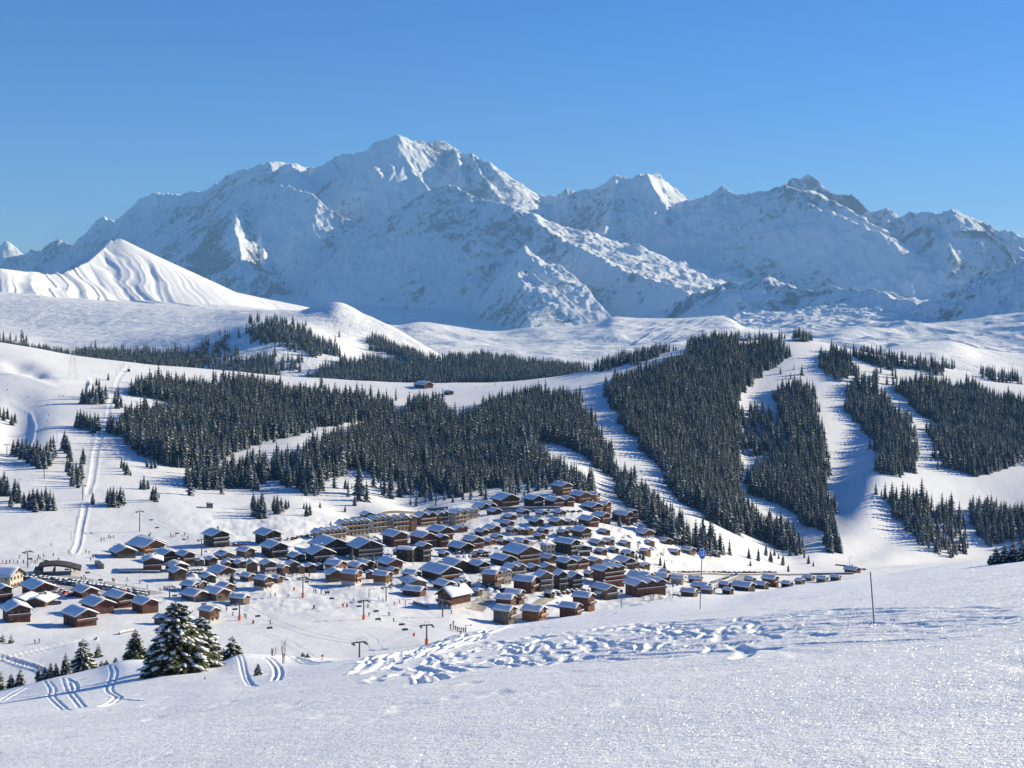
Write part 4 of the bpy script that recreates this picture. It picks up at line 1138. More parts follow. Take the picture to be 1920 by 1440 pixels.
# row: phrase -> list of (x0,x1,yb,yt,yaw,colour,style, extra look words)
ROWS = [
 ('the row before the car park', [
  (-22,19,1131,1098,38,'r',st(balc=3),'chalet cut by the left edge'),
  (-14,53,1168,1131,30,'r',st(),'wide chalet with a plain gable'),
  (22,97,1127,1090,38,'r',st(ratio=1.15,balc=3),'three storey chalet'),
  (15,90,1138,1117,-5,'b',st(pitch=20,win=0,balc=0,ratio=.8,n=2),'low twin-roofed garage shed'),
  (103,176,1177,1141,42,'r',st(ratio=1.05,balc=1),'chalet standing foremost on the open snow'),
  (125,180,1122,1100,42,'r',st(ratio=1.0),'low chalet'),
  (138,209,1153,1122,42,'r',st(ratio=1.05),'chalet behind the foremost one'),
  (184,247,1141,1110,44,'r',st(ratio=1.2),'long chalet'),
  (237,294,1151,1122,42,'r',st(balc=3),'balconied chalet at the right end'),
 ]),
 ('the cluster under the left piste', [
  (195,252,1047,1024,30,'b',st(balc=1,base='s'),'low house with a deep porch'),
  (233,304,1031,1008,40,'t',st(ratio=1.3,balc=2),'long house behind the painted hotel'),
  (226,304,1042,1011,42,'o',st(ratio=1.15,balc=3,base='w',pitch=26),'painted hotel with white pillars and orange balconies'),
  (279,332,1056,1031,38,'b',st(),'broad brown house'),
  (323,364,1060,1034,38,'b',st(),'house with a pale lower wall'),
  (256,303,1073,1043,14,'b',st(base='s',balc=1,pitch=18),'square house with curved snow cap'),
  (300,351,1073,1054,30,'b',st(base='s',balc=0,pitch=18),'low terraced house'),
  (362,382,1062,1048,35,'b',st(base='s',balc=0),'tiny house'), (379,407,1062,1044,35,'b',st(base='s',balc=0),'small house'),
  (308,348,1090,1065,35,'b',st(base='s',balc=0),'detached chalet alone on the snow'),
 ]),
 ('the group by the beginner lift', [
  (334,375,1109,1091,55,'b',st(balc=0),'twin-winged chalet'), (350,386,1108,1090,55,'b',st(balc=0),'little chalet'),
  (331,388,1128,1110,48,'b',st(base='s',balc=0),'low wide chalet'), (370,404,1093,1078,30,'d',st(balc=0),'dark hut'),
  (372,429,1127,1103,46,'t',st(base='s',ratio=1.1),'chalet with a tan gable'), (400,436,1111,1094,50,'b',st(balc=0),'chalet beside the spruce'),
  (427,466,1134,1116,62,'g',st(balc=0,ratio=1.2,win=0),'almost buried shed'), (367,409,1168,1139,50,'o',st(base='w',ratio=1.2),'chalet with orange timber half behind the big fir'),
  (284,322,1172,1156,60,'g',st(balc=0,win=0),'low shed hidden by the big fir'),
  (446,478,1091,1079,52,'b',st(balc=0),'low lodge'), (471,509,1107,1081,50,'b',st(base='w',ratio=1.1),'brown lodge on a white base'), (504,530,1094,1080,52,'b',st(balc=0),'short lodge'),
 ]),
 ('the row of dark hotels', [
  (372,428,1027,994,36,'d',st(balc=4,wrail=0),'detached four storey hotel at the left end'),
  (470,526,1024,993,36,'d',st(balc=4),'upper detached hotel'),
  (481,539,1047,1016,34,'d',st(balc=4),'broad balconied hotel'),
  (533,572,1054,1037,34,'d',st(balc=0),'small annex'),
  (572,654,1040,1008,30,'d',st(balc=4,ratio=.9),'huge gabled hotel'),
  (565,626,1056,1026,30,'d',st(balc=4,ratio=.8),'hotel in front of the huge gable'),
  (646,718,1050,1012,28,'d',st(balc=5,ratio=.8,base='w'),'tall gabled hotel with pale ground floor'),
  (741,782,1053,1027,70,'d',st(balc=0,ratio=1.1,pitch=16),'block with a plain snowy roof'), (776,809,1054,1019,36,'d',st(balc=3),'tall narrow block'),
 ]),
 ('the shop row above the beginner slope', [
  (396,438,1051,1036,35,'t',st(base='s',balc=0),'long low house'), (438,477,1045,1027,45,'b',st(base='s'),'house with a steep gable'),
  (382,440,1083,1062,38,'b',st(base='w',ratio=.9),'shop with a pale front'), (410,432,1066,1056,30,'b',st(balc=0),'tiny roof'), (431,461,1066,1052,35,'d',st(balc=0),'dark cottage'),
  (457,483,1077,1052,20,'r',st(base='s'),'red gabled shop'), (481,518,1077,1051,28,'b',st(base='w',wrail=1),'gabled shop with big front windows'),
  (514,541,1077,1060,50,'b',st(balc=0),'flat-looking shop'), (531,560,1075,1052,30,'b',st(base='s'),'gabled shop'), (552,571,1076,1060,30,'t',st(),'narrow house'),
  (566,593,1075,1057,30,'d',st(balc=0),'dark gabled hut'), (589,607,1070,1058,30,'d',st(balc=0),'small dark hut'),
  (605,649,1073,1052,55,'o',st(base='w',balc=1),'house with orange walls'), (604,647,1092,1067,20,'b',st(base='s',ratio=.9),'broad low house'),
  (637,678,1098,1070,60,'o',st(base='w',balc=1,ratio=1.1),'house with a steep snowy roof and orange walls'), (648,686,1073,1056,45,'t',st(base='s',balc=0),'curved-roof house'),
  (664,702,1070,1051,40,'b',st(balc=0),'house with two dormers'), (703,756,1072,1047,34,'r',st(base='w',ratio=1.0),'large red-brown house'),
  (697,736,1098,1073,60,'t',st(base='w',balc=0),'house with a long sloping roof'), (683,702,1086,1070,20,'b',st(),'narrow gabled house'),
  (748,801,1103,1085,20,'g',st(base='s',balc=0,pitch=18),'low sprawling lodge'), (752,790,1086,1070,50,'t',st(base='s',balc=0),'lodge'),
  (752,799,1119,1101,65,'r',st(balc=0,ratio=1.2),'lowest long lodge'),
 ]),
 ('the long hotels under the slope', [
  (582,647,1016,992,38,'c',st(n=5,balc=3,ratio=.42),'five-gabled timber and cream hotel'),
  (628,691,1007,976,32,'c',st(n=5,balc=4,ratio=.42),'tall many-gabled cream hotel'),
  (685,733,1000,968,36,'c',st(n=3,balc=4,ratio=.6),'sunlit cream hotel wing'), (727,768,998,967,34,'c',st(n=2,balc=4,ratio=.5),'cream hotel wing'),
  (763,782,997,968,34,'t',st(balc=4,ratio=.8),'narrow hotel wing'), (774,819,990,961,38,'b',st(n=2,balc=4,ratio=.6,base='w'),'hotel wing with half timbering'),
  (813,843,988,960,36,'b',st(n=2,balc=4,ratio=.6,base='w'),'short hotel wing'), (838,878,985,956,40,'c',st(n=2,balc=4,ratio=.9),'cream-walled hotel wing'),
  (872,899,974,954,30,'c',st(n=2,balc=3,ratio=.6),'last hotel wing'), (672,702,972,963,30,'d',st(balc=0),'half buried dark hut behind'),
 ]),
 ('the row under the cream hotels', [
  (712,765,1026,996,36,'r',st(balc=3),'large chalet'), (680,716,1024,1010,20,'b',st(balc=1,pitch=12),'flat-roofed connecting wing'),
  (765,817,1027,998,38,'r',st(balc=3,ratio=1.1),'large chalet with wide roof'), (814,841,1027,1003,32,'r',st(balc=3),'narrow chalet joined to it'),
  (799,851,1013,987,36,'b',st(balc=2),'chalet standing behind'), (846,879,1000,986,34,'o',st(n=2,ratio=.8),'pair of little gables'),
  (837,889,1037,1017,38,'d',st(balc=2),'wide dark chalet'), (865,908,1030,1006,36,'r',st(balc=3),'four-square chalet'),
  (903,932,1023,1011,38,'o',st(balc=0),'cottage with an orange wall'), (930,951,1022,1011,38,'b',st(balc=0),'cottage'), (948,965,1022,1012,38,'b',st(balc=0),'tiny cottage'), (960,993,1023,1010,38,'b',st(balc=0),'last cottage'),
 ]),
 ('the highest row at the forest edge', [
  (1035,1074,930,905,36,'t',st(balc=3),'topmost chalet standing alone'),
  (885,932,957,943,36,'d',st(n=2,ratio=.9,balc=1),'low twin house'), (921,976,951,926,30,'b',st(balc=3,ratio=.8),'wide brown hotel'),
  (981,1021,952,929,34,'d',st(balc=3),'dark block'), (1020,1058,952,932,34,'r',st(balc=2),'red-brown chalet'), (1050,1078,950,931,34,'r',st(balc=2),'chalet squeezed in'),
  (1069,1109,945,922,34,'o',st(balc=2),'orange-brown chalet'), (1101,1127,943,924,55,'t',st(balc=2),'tan chalet at the end'),
  (1091,1132,961,943,36,'r',st(balc=2),'second-line chalet'), (1118,1148,962,941,48,'r',st(balc=3),'second-line chalet at the end'),
 ]),
 ('the upper slope of the village', [
  (911,942,966,953,34,'d',st(balc=0),'small dark chalet'), (967,994,969,955,34,'d',st(balc=1,base='w'),'dark chalet on a white base'), (1003,1029,970,957,34,'d',st(balc=1,base='w'),'dark chalet on white pillars'),
  (1036,1063,970,956,34,'r',st(balc=1,base='w'),'red-brown chalet on a white base'), (942,970,976,965,34,'r',st(balc=0),'low red chalet'), (905,940,1000,985,38,'r',st(balc=0,n=1),'brown cottage'),
  (936,966,988,976,38,'b',st(balc=0),'half hidden cottage'), (990,1021,988,972,34,'d',st(balc=1),'square dark chalet'), (1028,1061,987,972,34,'b',st(balc=0),'wide low chalet'), (1056,1078,986,974,36,'b',st(balc=0),'small chalet'),
  (1084,1125,988,968,38,'r',st(balc=2),'broad red chalet'), (1110,1147,981,961,38,'r',st(balc=2),'red chalet above the slope'),
  (1149,1190,982,959,42,'r',st(n=1,balc=3,ratio=1.1),'big chalet at the right end'), (1171,1197,980,956,38,'r',st(balc=3),'twin of the big right chalet'),
 ]),
 ('the upper middle row', [
  (889,917,1006,992,38,'d',st(balc=0),'dark cottage'), (947,972,1004,989,36,'b',st(base='w'),'cottage on a white base'), (966,984,1004,991,36,'b',st(balc=0),'narrow cottage'), (981,1001,1004,990,38,'t',st(balc=0),'tan cottage'),
  (1043,1068,1007,993,36,'b',st(base='s',balc=0),'stone-based cottage'), (1072,1111,1012,989,34,'b',st(base='w',balc=2),'two storey chalet on a pale base'),
  (1012,1042,1040,1020,30,'c',st(balc=0,pitch=8,cols=9),'pale arcaded building with snowy terrace roof'),
  (1104,1136,1025,1012,38,'r',st(balc=0,base='s'),'chalet'), (1128,1154,1023,1010,38,'r',st(balc=0),'low chalet'), (1190,1229,1010,992,32,'b',st(balc=1,base='w'),'wide chalet by the trees'),
  (1160,1184,1026,1014,38,'g',st(balc=0),'grey hut'), (1207,1229,1024,1013,30,'t',st(balc=0),'small tan hut'), (1230,1263,1021,1009,34,'d',st(balc=0),'dark low hut'), (1254,1280,1020,1006,70,'d',st(balc=0,ratio=1.1),'hut with a plain snow roof'),
 ]),
 ('the central cluster of big houses', [
  (785,863,1092,1060,38,'b',st(ratio=1.1,balc=3),'large brown house'), (816,887,1075,1049,34,'b',st(ratio=.8,balc=3),'long gabled house'), (876,919,1075,1052,36,'d',st(balc=2),'dark gabled house'),
  (917,969,1063,1040,36,'d',st(balc=2,ratio=1.1),'dark house with a humped roof'), (940,1014,1061,1023,32,'b',st(balc=6,ratio=1.0),'massive six storey brown hotel'),
  (1038,1090,1042,1011,42,'d',st(balc=3,ratio=1.3),'black-sided hotel'), (1072,1109,1043,1022,22,'d',st(balc=4,wrail=1,pitch=14,ratio=.7),'hotel wing with white balconies'),
  (1011,1047,1057,1040,38,'b',st(balc=1),'brown house'), (1042,1082,1069,1047,36,'d',st(balc=2),'dark steep-gabled house'), (1064,1105,1068,1045,36,'t',st(balc=3,ratio=.9),'house with three tan balconies'),
  (1101,1131,1063,1046,36,'t',st(balc=2),'tan-fronted house'), (1128,1165,1066,1052,36,'d',st(balc=0),'low dark house'), (1151,1194,1066,1045,34,'d',st(balc=2),'dark house at the right end'),
  (984,1014,1073,1059,30,'d',st(balc=0),'low building'), (1010,1043,1072,1060,20,'b',st(balc=0),'low building with curved snow'),
  (902,941,1101,1071,60,'o',st(balc=3,base='s'),'orange-fronted house'), (934,960,1096,1068,35,'c',st(balc=3),'cream-fronted house'), (941,988,1086,1058,34,'g',st(balc=4,n=2,ratio=.8),'grey house with stacked balconies'),
  (998,1039,1110,1072,30,'g',st(balc=5,ratio=.7,pitch=30),'grey-balconied hotel wing'), (1036,1065,1107,1071,28,'d',st(balc=5,ratio=.9,pitch=32),'black central hotel wing'), (1060,1094,1107,1074,28,'d',st(balc=5,ratio=.8,pitch=30),'dark right hotel wing'),
 ]),
 ('the lower right group near the slope', [
  (809,855,1107,1089,40,'d',st(balc=0),'low house with a wide snowy roof'), (846,879,1103,1086,34,'d',st(n=2,ratio=.8,balc=1),'low double-gabled house'),
  (817,884,1143,1101,-42,'r',st(balc=1,base='w',ratio=1.1,pitch=34),'big red farmhouse with a steep snow roof'),
  (961,1012,1113,1082,62,'r',st(balc=3,ratio=1.0),'tiered chalet'), (945,985,1134,1107,64,'r',st(balc=2),'red chalet with thick snow'), (928,969,1139,1117,66,'b',st(balc=1),'square snow-capped chalet'),
  (923,970,1172,1138,58,'g',st(balc=3,base='s'),'weathered brown chalet nearest the slope'), (977,1027,1167,1138,60,'o',st(balc=2),'orange-brown chalet nearest the slope'),
  (1073,1118,1146,1113,58,'r',st(balc=3),'upper stepped chalet'), (1048,1093,1160,1132,60,'r',st(balc=2),'lower stepped chalet half hidden by the slope'),
  (1108,1161,1125,1096,36,'g',st(balc=2,ratio=1.2),'grey chalet with a broad gable'), (1114,1136,1123,1109,36,'g',st(balc=0),'small side chalet'),
  (1111,1176,1101,1062,34,'r',st(n=3,balc=4,ratio=.7,pitch=28),'stepped hotel with three gables'), (1173,1254,1117,1087,28,'r',st(n=3,balc=3,ratio=.6,pitch=28),'long red hotel with three gables'),
  (1108,1128,1073,1062,38,'d',st(balc=0),'dark low annex'),
 ]),
 ('the right tail of the village', [
  (1164,1192,1045,1032,45,'d',st(balc=0),'dark chalet on the slope'), (1199,1222,1043,1029,45,'t',st(balc=0),'tan chalet on the slope'),
  (1251,1278,1041,1031,55,'r',st(balc=0),'little chalet'), (1276,1307,1040,1026,45,'b',st(balc=0,base='s'),'chalet beside the piste sign'),
  (1321,1349,1032,1021,58,'d',st(balc=0),'shaded chalet under the trees'), (1326,1354,1044,1033,50,'d',st(balc=0),'shaded chalet at the top of the bank'),
  (1174,1202,1066,1056,38,'b',st(n=2,balc=0,ratio=.8),'row of tiny gables'), (1196,1222,1068,1058,38,'b',st(n=2,balc=0,ratio=.8),'second row of tiny gables'),
  (1176,1230,1092,1074,60,'g',st(balc=0,ratio=.9),'broad snow-roofed hall'), (1224,1261,1092,1076,60,'g',st(balc=0),'snow-roofed shed'), (1258,1289,1096,1080,66,'c',st(balc=0),'cream-walled garage'),
  (1291,1320,1094,1081,68,'r',st(balc=0),'red low shed'), (1297,1336,1108,1095,60,'b',st(balc=0),'snow-covered garage'), (1277,1312,1119,1107,60,'b',st(balc=0),'low garage'), (1315,1344,1114,1103,60,'g',st(balc=0),'buried garage'),
  (1374,1421,1109,1092,52,'d',st(balc=2),'dark chalet by the road'), (1414,1445,1105,1091,48,'d',st(balc=2),'dark gabled block'), (1430,1464,1101,1080,50,'b',st(balc=3),'tallest roadside block'),
  (1506,1531,1090,1080,50,'g',st(balc=0),'grey shed at the road end'), (1492,1512,1096,1088,40,'g',st(balc=0),'tiny grey shed'), (1355,1378,1115,1106,45,'d',st(balc=0),'buried hut'),
  (1466,1490,1102,1091,48,'d',st(balc=1),'dark house half hidden by the slope'), (1532,1556,1092,1083,52,'g',st(balc=0),'low snowy shed'), (1558,1580,1089,1081,56,'b',st(balc=0),'low brown shed'),
  (1348,1374,1104,1094,50,'b',st(balc=0),'brown house'), (1396,1420,1094,1085,44,'b',st(balc=0),'upper brown house'), (1236,1258,1080,1070,40,'b',st(balc=0),'small brown roof'),
  (1586,1618,1075,1065,42,'b',st(balc=0),'snow-capped hut at the foot of the wide piste'),
 ]),
 ('the small houses wedged between bigger ones', [
  (610,634,1060,1050,36,'b',st(balc=0),'small brown house'), (735,757,1042,1030,34,'b',st(balc=0),'small brown house'), (722,748,1078,1066,40,'b',st(balc=0),'low brown house'),
  (820,843,1046,1035,38,'d',st(balc=0),'small dark house'), (893,915,1044,1033,38,'r',st(balc=0),'small red house'), (862,884,1102,1090,40,'b',st(balc=0),'low brown house'),
  (884,905,1118,1107,50,'g',st(balc=0),'low grey shed'), (1094,1118,1084,1072,38,'b',st(balc=0),'small brown house'), (1020,1040,1122,1112,50,'d',st(balc=0),'low dark garage'),
  (965,990,1046,1036,36,'b',st(balc=0),'small brown house'), (1114,1140,1041,1030,38,'r',st(balc=0),'small red house'), (1140,1162,1038,1028,38,'d',st(balc=0),'small dark house'),
  (1164,1186,1056,1046,38,'b',st(balc=0),'small brown house'), (1090,1112,1036,1026,36,'b',st(balc=0),'small brown house'), (880,900,1016,1006,36,'b',st(balc=0),'small brown cottage'),
  (1000,1024,1012,1001,36,'b',st(balc=0),'small brown cottage'), (918,944,1014,1004,36,'b',st(balc=0),'small brown cottage'), (1060,1080,1000,991,36,'b',st(balc=0),'small brown cottage'),
  (1006,1030,1002,991,36,'r',st(balc=0),'small red cottage'), (1120,1146,1004,993,38,'r',st(balc=0),'small red chalet'), (415,440,1062,1052,36,'b',st(balc=0),'tiny brown house'),
 ]),
 ('the huts on the high slopes', [
  (774,812,729,716,40,'b',st(balc=0,ratio=1.2),'restaurant under thick snow on the ridge'), (831,851,741,732,35,'b',st(balc=0),'small ridge chalet'),
  (1386,1406,640,634,30,'b',st(balc=0),'hut on the wooded summit'), (1488,1506,641,634,30,'b',st(balc=0),'lift station at the top of the wide piste'),
  (384,399,953,943,25,'g',st(balc=0,win=0,pitch=6),'small concrete hut in the middle of the left slope'), (237,244,697,692,20,'d',st(balc=0,win=0),'tiny black hut beside the top of the drag lift'),
 ]),
]
CNT = ['leftmost', 'second', 'third', 'fourth', 'fifth', 'sixth', 'seventh', 'eighth', 'ninth', 'tenth', 'eleventh', 'twelfth', 'thirteenth', 'fourteenth', 'fifteenth', 'sixteenth', 'seventeenth', 'eighteenth', 'nineteenth', 'twentieth', 'twenty-first', 'twenty-second', 'twenty-third', 'twenty-fourth', 'twenty-fifth', 'twenty-sixth', 'twenty-seventh', 'twenty-eighth', 'twenty-ninth', 'thirtieth']
BP = []
for row, items in ROWS:
    order = sorted(range(len(items)), key=lambda i: items[i][0] + items[i][1])
    rank = {i: k for k, i in enumerate(order)}
    for i, (x0, x1, yb, yt, yaw, colr, style, look) in enumerate(items):
        colour = WALLS[colr][0]
        words = look if any(c in look for c in ('brown', 'red', 'orange', 'dark', 'black', 'cream', 'tan', 'grey', 'pale')) else colour + ' ' + look
        lab = f"{words}, {CNT[rank[i]]} from left in {row}"
        if rank[i] == 0: lab = f"{words}, leftmost in {row}"
        w_ = lab.split()
        if len(w_) > 16: lab = f"{colour} house, {CNT[rank[i]]} from left in {row}"
        kind = 'hut' if (x1 - x0) < 26 else ('hotel' if 'hotel' in look else 'chalet')
        BP.append((x0, x1, yb, yt))
        building(x0, x1, yb, yt, yaw, colr, style, lab, kind, 'hut' if kind == 'hut' else ('hotel' if kind == 'hotel' else 'chalet'), None)
print('buildings', NB[0])
# ------------------------------------------------------------------ big near firs
def snow_blob(V, F, MI, c, rx, ry, rz, a, r):
    """small soft lump of snow, flattened underneath"""
    k = len(V); ca, sa = math.cos(a), math.sin(a)
    rings = [(0.0, 1.0), (0.62, 0.72), (1.0, 0.12), (0.8, -0.35)]
    n = 6
    V.append((c[0], c[1], c[2] + rz)); 
    for rr, zz in rings[1:]:
        for i in range(n):
            t = 2 * math.pi * i / n + r.uniform(-.2, .2); q = rr * r.uniform(.82, 1.15)
            x, y = q * rx * math.cos(t), q * ry * math.sin(t)
            V.append((c[0] + x * ca - y * sa, c[1] + x * sa + y * ca, c[2] + rz * zz - 0.25 * abs(x)))
    V.append((c[0], c[1], c[2] - rz * 0.4))
    for i in range(n): F.append((k, k + 1 + i, k + 1 + (i + 1) % n))
    for j in range(2):
        for i in range(n):
            p, q = k + 1 + j * n + i, k + 1 + j * n + (i + 1) % n
            F += [(p, p + n, q + n), (p, q + n, q)]
    e = k + 1 + 3 * n
    for i in range(n): F.append((e, e - n + (i + 1) % n, e - n + i))
    MI += [0] * (n + 4 * n + n)

def near_fir(label, px, py, hp, wid, seed, snow=0.7, name='fir_tree', group=None, lean=0.0, gaps=0.0, near=True, whorls=26, shape=0.72):
    x, y, z = spot(px, py, near=near)
    h = hp / FPX * y
    R0 = wid / 2 / FPX * y
    r = random.Random(seed)
    e = empty(name, (x, y, z))
    tag(e, label, 'tree', group)
    tb = MB(); tb.tube((0, 0, -0.6), (lean * .3, 0, h * 0.5), h * 0.022, h * 0.014, 8); tb.tube((lean * .3, 0, h * 0.5), (lean, 0, h * 0.98), h * 0.014, h * 0.003, 8)
    V, F, MI = [], [], []; SV, SF, SM = [], [], []
    for wI in range(whorls):
        f = wI / (whorls - 1.0)
        zz = h * (0.03 + 0.93 * f)
        env = R0 * (min(1.0, 0.72 + 1.6 * f) * (1 - f) ** shape + 0.02)
        nb = int(13 - 7 * f)
        for i in range(nb):
            if r.random() < gaps: continue
            a = r.uniform(0, 2 * math.pi)
            Rr = env * r.uniform(0.62, 1.12)
            c, s = math.cos(a), math.sin(a)
            x0 = lean * f
            drop = -0.32 * Rr * r.uniform(0.5, 1.3) + (0.35 * Rr if f > 0.75 else 0)
            tb.tube((x0, 0, zz), (x0 + c * Rr * .8, s * Rr * .8, zz + drop * .55), 0.012 * h * (1 - f) * .5 + 0.006, 0.004, 4)
            # sprays along the limb
            m = max(5, int(12 * Rr / R0) + 3)
            for q in range(m):
                t = 0.22 + 0.78 * (q + r.random()) / m
                bx, by, bz = x0 + c * Rr * t, s * Rr * t, zz + drop * t ** 1.4
                L = (0.26 + 0.30 * (1 - t)) * Rr * r.uniform(.7, 1.2) + 0.05
                for sd in (-1, 1):
                    b = a + sd * r.uniform(0.35, 1.15)
                    cb, sb = math.cos(b), math.sin(b); wv = L * r.uniform(.22, .34); dz = -L * r.uniform(0.05, 0.5)
                    k = len(V)
                    V += [(bx, by, bz), (bx + cb * L * .5 - sb * wv, by + sb * L * .5 + cb * wv, bz + dz * .5 - wv * .3),
                          (bx + cb * L, by + sb * L, bz + dz), (bx + cb * L * .5 + sb * wv, by + sb * L * .5 - cb * wv, bz + dz * .5 - wv * .3),
                          (bx + cb * L * .5, by + sb * L * .5, bz + dz * .35 + 0.02)]
                    F += [(k, k + 3, k + 4), (k + 3, k + 2, k + 4), (k + 2, k + 1, k + 4), (k + 1, k, k + 4)]; MI += [0] * 4
                if r.random() < snow * (0.25 + 0.75 * t):
                    sc = min(Rr, R0 * .75) * r.choice([.05, .07, .1, .15]) + 0.02
                    snow_blob(SV, SF, SM, (bx, by, bz + 0.03 + sc * .2), sc * r.uniform(1.3, 2.6), sc * r.uniform(.7, 1.0), sc * .36, a + r.uniform(-.4, .4), r)
    # leader
    k = len(V)
    for i in range(5):
        a = i * 1.26; V.append((lean + 0.05 * math.cos(a), 0.05 * math.sin(a), h * .95))
    V.append((lean, 0, h)); F += [(k + i, k + (i + 1) % 5, k + 5) for i in range(5)]; MI += [0] * 5
    link('trunk', tb.mesh('trunk', [M_BARK]), e)
    cr = link('crown', tri_mesh('crown', np.array(V), np.array(F), np.array(MI), [M_NEEDLE2]), e)
    if SV:
        sm = tri_mesh('snow', np.array(SV), np.array(SF), np.array(SM), [M_SNOW]); sm.polygons.foreach_set('use_smooth', [True] * len(SF))
        link('snow', sm, cr)
    return e

near_fir('largest fir, thickly loaded with snow, standing on the foreground slope', 330, 1263, 140, 122, 1, 0.8, whorls=46, shape=0.52)
near_fir('broad snowy fir grown into the right side of the largest fir', 376, 1252, 98, 82, 2, 0.6, whorls=34, shape=0.5)
near_fir('small low fir at the left foot of the largest fir', 300, 1266, 64, 66, 3, 0.9, whorls=22, shape=0.55)
near_fir('dark fir with little snow, left behind the largest fir', 254, 1233, 58, 46, 4, 0.25, whorls=20)
near_fir('white frosted fir with a thin pointed top, on the left of the slope', 156, 1254, 62, 56, 5, 1.0, whorls=20, gaps=.25)
near_fir('slim dark fir touching the white frosted fir on its left', 123, 1252, 42, 22, 6, 0.3, whorls=16)
near_fir('stout little fir on the valley snow behind the frosted fir', 184, 1232, 27, 20, 7, 0.35, near=False, whorls=12)
for k, (px, py, hp, w) in enumerate([(72,1274,33,15),(84,1272,26,13),(95,1271,30,15),(105,1268,27,14)]):
    near_fir(['first', 'second', 'third', 'fourth'][k] + ' from left in the row of four dark firs before the frosted fir', px, py, hp, w, 10 + k, 0.25, whorls=13, group='row of four dark firs')
for k, (px, py, hp, w) in enumerate([(2,1290,36,18),(21,1284,28,20),(38,1281,34,22)]):
    near_fir(['leftmost', 'middle', 'right'][k] + ' one of three small firs at the left edge of the slope', px, py, hp, w, 20 + k, 0.45, whorls=13, group='three small firs at the left edge')
near_fir('bushy young fir right of the largest fir, beside the ski tracks', 436, 1224, 40, 40, 30, 0.4, whorls=13)
near_fir('sapling fir on a bare stem between the largest fir and the bushy one', 419, 1232, 24, 16, 31, 0.6, whorls=9)
near_fir('tiny snowy sapling standing alone on the foreground slope', 484, 1266, 21, 15, 32, 0.9, whorls=8)
for k, (px, py, hp, w) in enumerate([(5,1204,18,14),(21,1206,19,13)]):
    near_fir(['left', 'right'][k] + ' of the two small firs on the valley snow at the left edge', px, py, hp, w, 40 + k, 0.3, near=False, whorls=9, group='two small firs in the valley')
for k, (px, py, hp, w) in enumerate([(191,1244,10,12),(200,1242,9,10),(217,1240,8,9)]):
    near_fir(['left', 'middle', 'right'][k] + ' one of three tiny bushes buried in snow beside the twin track', px, py, hp, w, 50 + k, 0.4, whorls=6, group='three tiny buried bushes')
for k, (px, py, hp, w) in enumerate([(568,1232,9,9),(577,1233,8,9)]):
    near_fir(['left', 'right'][k] + ' of two tiny bushes on the crest left of a lift pylon', px, py, hp, w, 60 + k, 0.3, whorls=6, group='two tiny bushes on the crest')
# dark firs peeping over the crest at the right edge
for k, (px, py, hp, w) in enumerate([(1868,1052,32,22),(1884,1050,36,24),(1900,1048,38,26),(1918,1046,40,28),(1940,1042,44,30),(1858,1053,18,14)]):
    near_fir(['second', 'third', 'fourth', 'fifth', 'last', 'lowest'][k] + ' dark fir of the clump peeping over the right end of the slope', px, py + 6, hp, w, 70 + k, 0.5, whorls=14, group='dark firs over the right crest')

def bare_shrub(label, px, py, hp, wid, seed, near=True, group=None, n=9):
    x, y, z = spot(px, py, near=near); h = hp / FPX * y; w = wid / 2 / FPX * y
    r = random.Random(seed); b = MB()
    def twig(p, d, L, rad, dep):
        q = (p[0] + d[0] * L, p[1] + d[1] * L, p[2] + d[2] * L)
        b.tube(p, q, rad, rad * .55, 4)
        if dep:
            for _ in range(3):
                nd = Vector((d[0] + r.uniform(-.5, .5), d[1] + r.uniform(-.5, .5), d[2] + r.uniform(-.1, .4))).normalized()
                t = r.uniform(.4, .95)
                twig((p[0] + d[0] * L * t, p[1] + d[1] * L * t, p[2] + d[2] * L * t), nd, L * r.uniform(.4, .65), rad * .6, dep - 1)
    for i in range(n):
        a = r.uniform(0, 6.28); s = r.uniform(0, 1) * w / h
        d = Vector((math.cos(a) * s, math.sin(a) * s, 1)).normalized()
        twig((math.cos(a) * w * .12, math.sin(a) * w * .12, -0.1), d, h * r.uniform(.35, .6), 0.006 * h + 0.008, 2)
    o = link('bare_shrub', b.mesh('bare_shrub', [M_BARK]), None, (x, y, z))
    tag(o, label, 'shrub', group)
bare_shrub('tall bare birch sapling rising over the crest right of the twin ski track', 531, 1244, 62, 20, 1, n=3)
bare_shrub('spreading leafless bush beside the tall bare sapling', 512, 1230, 28, 26, 2, n=8)
bare_shrub('dead stick with a side twig poking out of the slope right of the largest fir', 384, 1274, 16, 10, 3, n=2)
bare_shrub('tiny leafless twig standing on the crest left of the lowest chairlift pylon', 604, 1238, 12, 8, 4, n=3)
for k, (px, py, hp, w) in enumerate([(1222,1126,22,30),(1240,1124,26,34),(1258,1122,24,32),(1276,1120,20,30),(1206,1127,14,18)]):
    bare_shrub(ORD[k] + ' of the grey bare bushes below the long red hotel', px, py, hp, w, 10 + k, near=False, n=14, group='grey bare bushes below the long red hotel')
for k, (px, py, hp, w) in enumerate([(1160,998,14,26),(1010,1018,16,12),(1196,1032,26,12),(1332,1048,10,8),(320,1045,10,12),(1326,1006,14,8),(520,992,12,18)]):
    bare_shrub(['bare bush on the slope under the last red chalets', 'bare tree before the arcaded building', 'tall bare tree among the right hand chalets', 'bare bush under the shaded chalets', 'bare bush by the painted hotel', 'bare tree behind the piste sign', 'bare bush on the slope above the broad hotel'][k], px, py, hp, w, 30 + k, near=False, n=9)

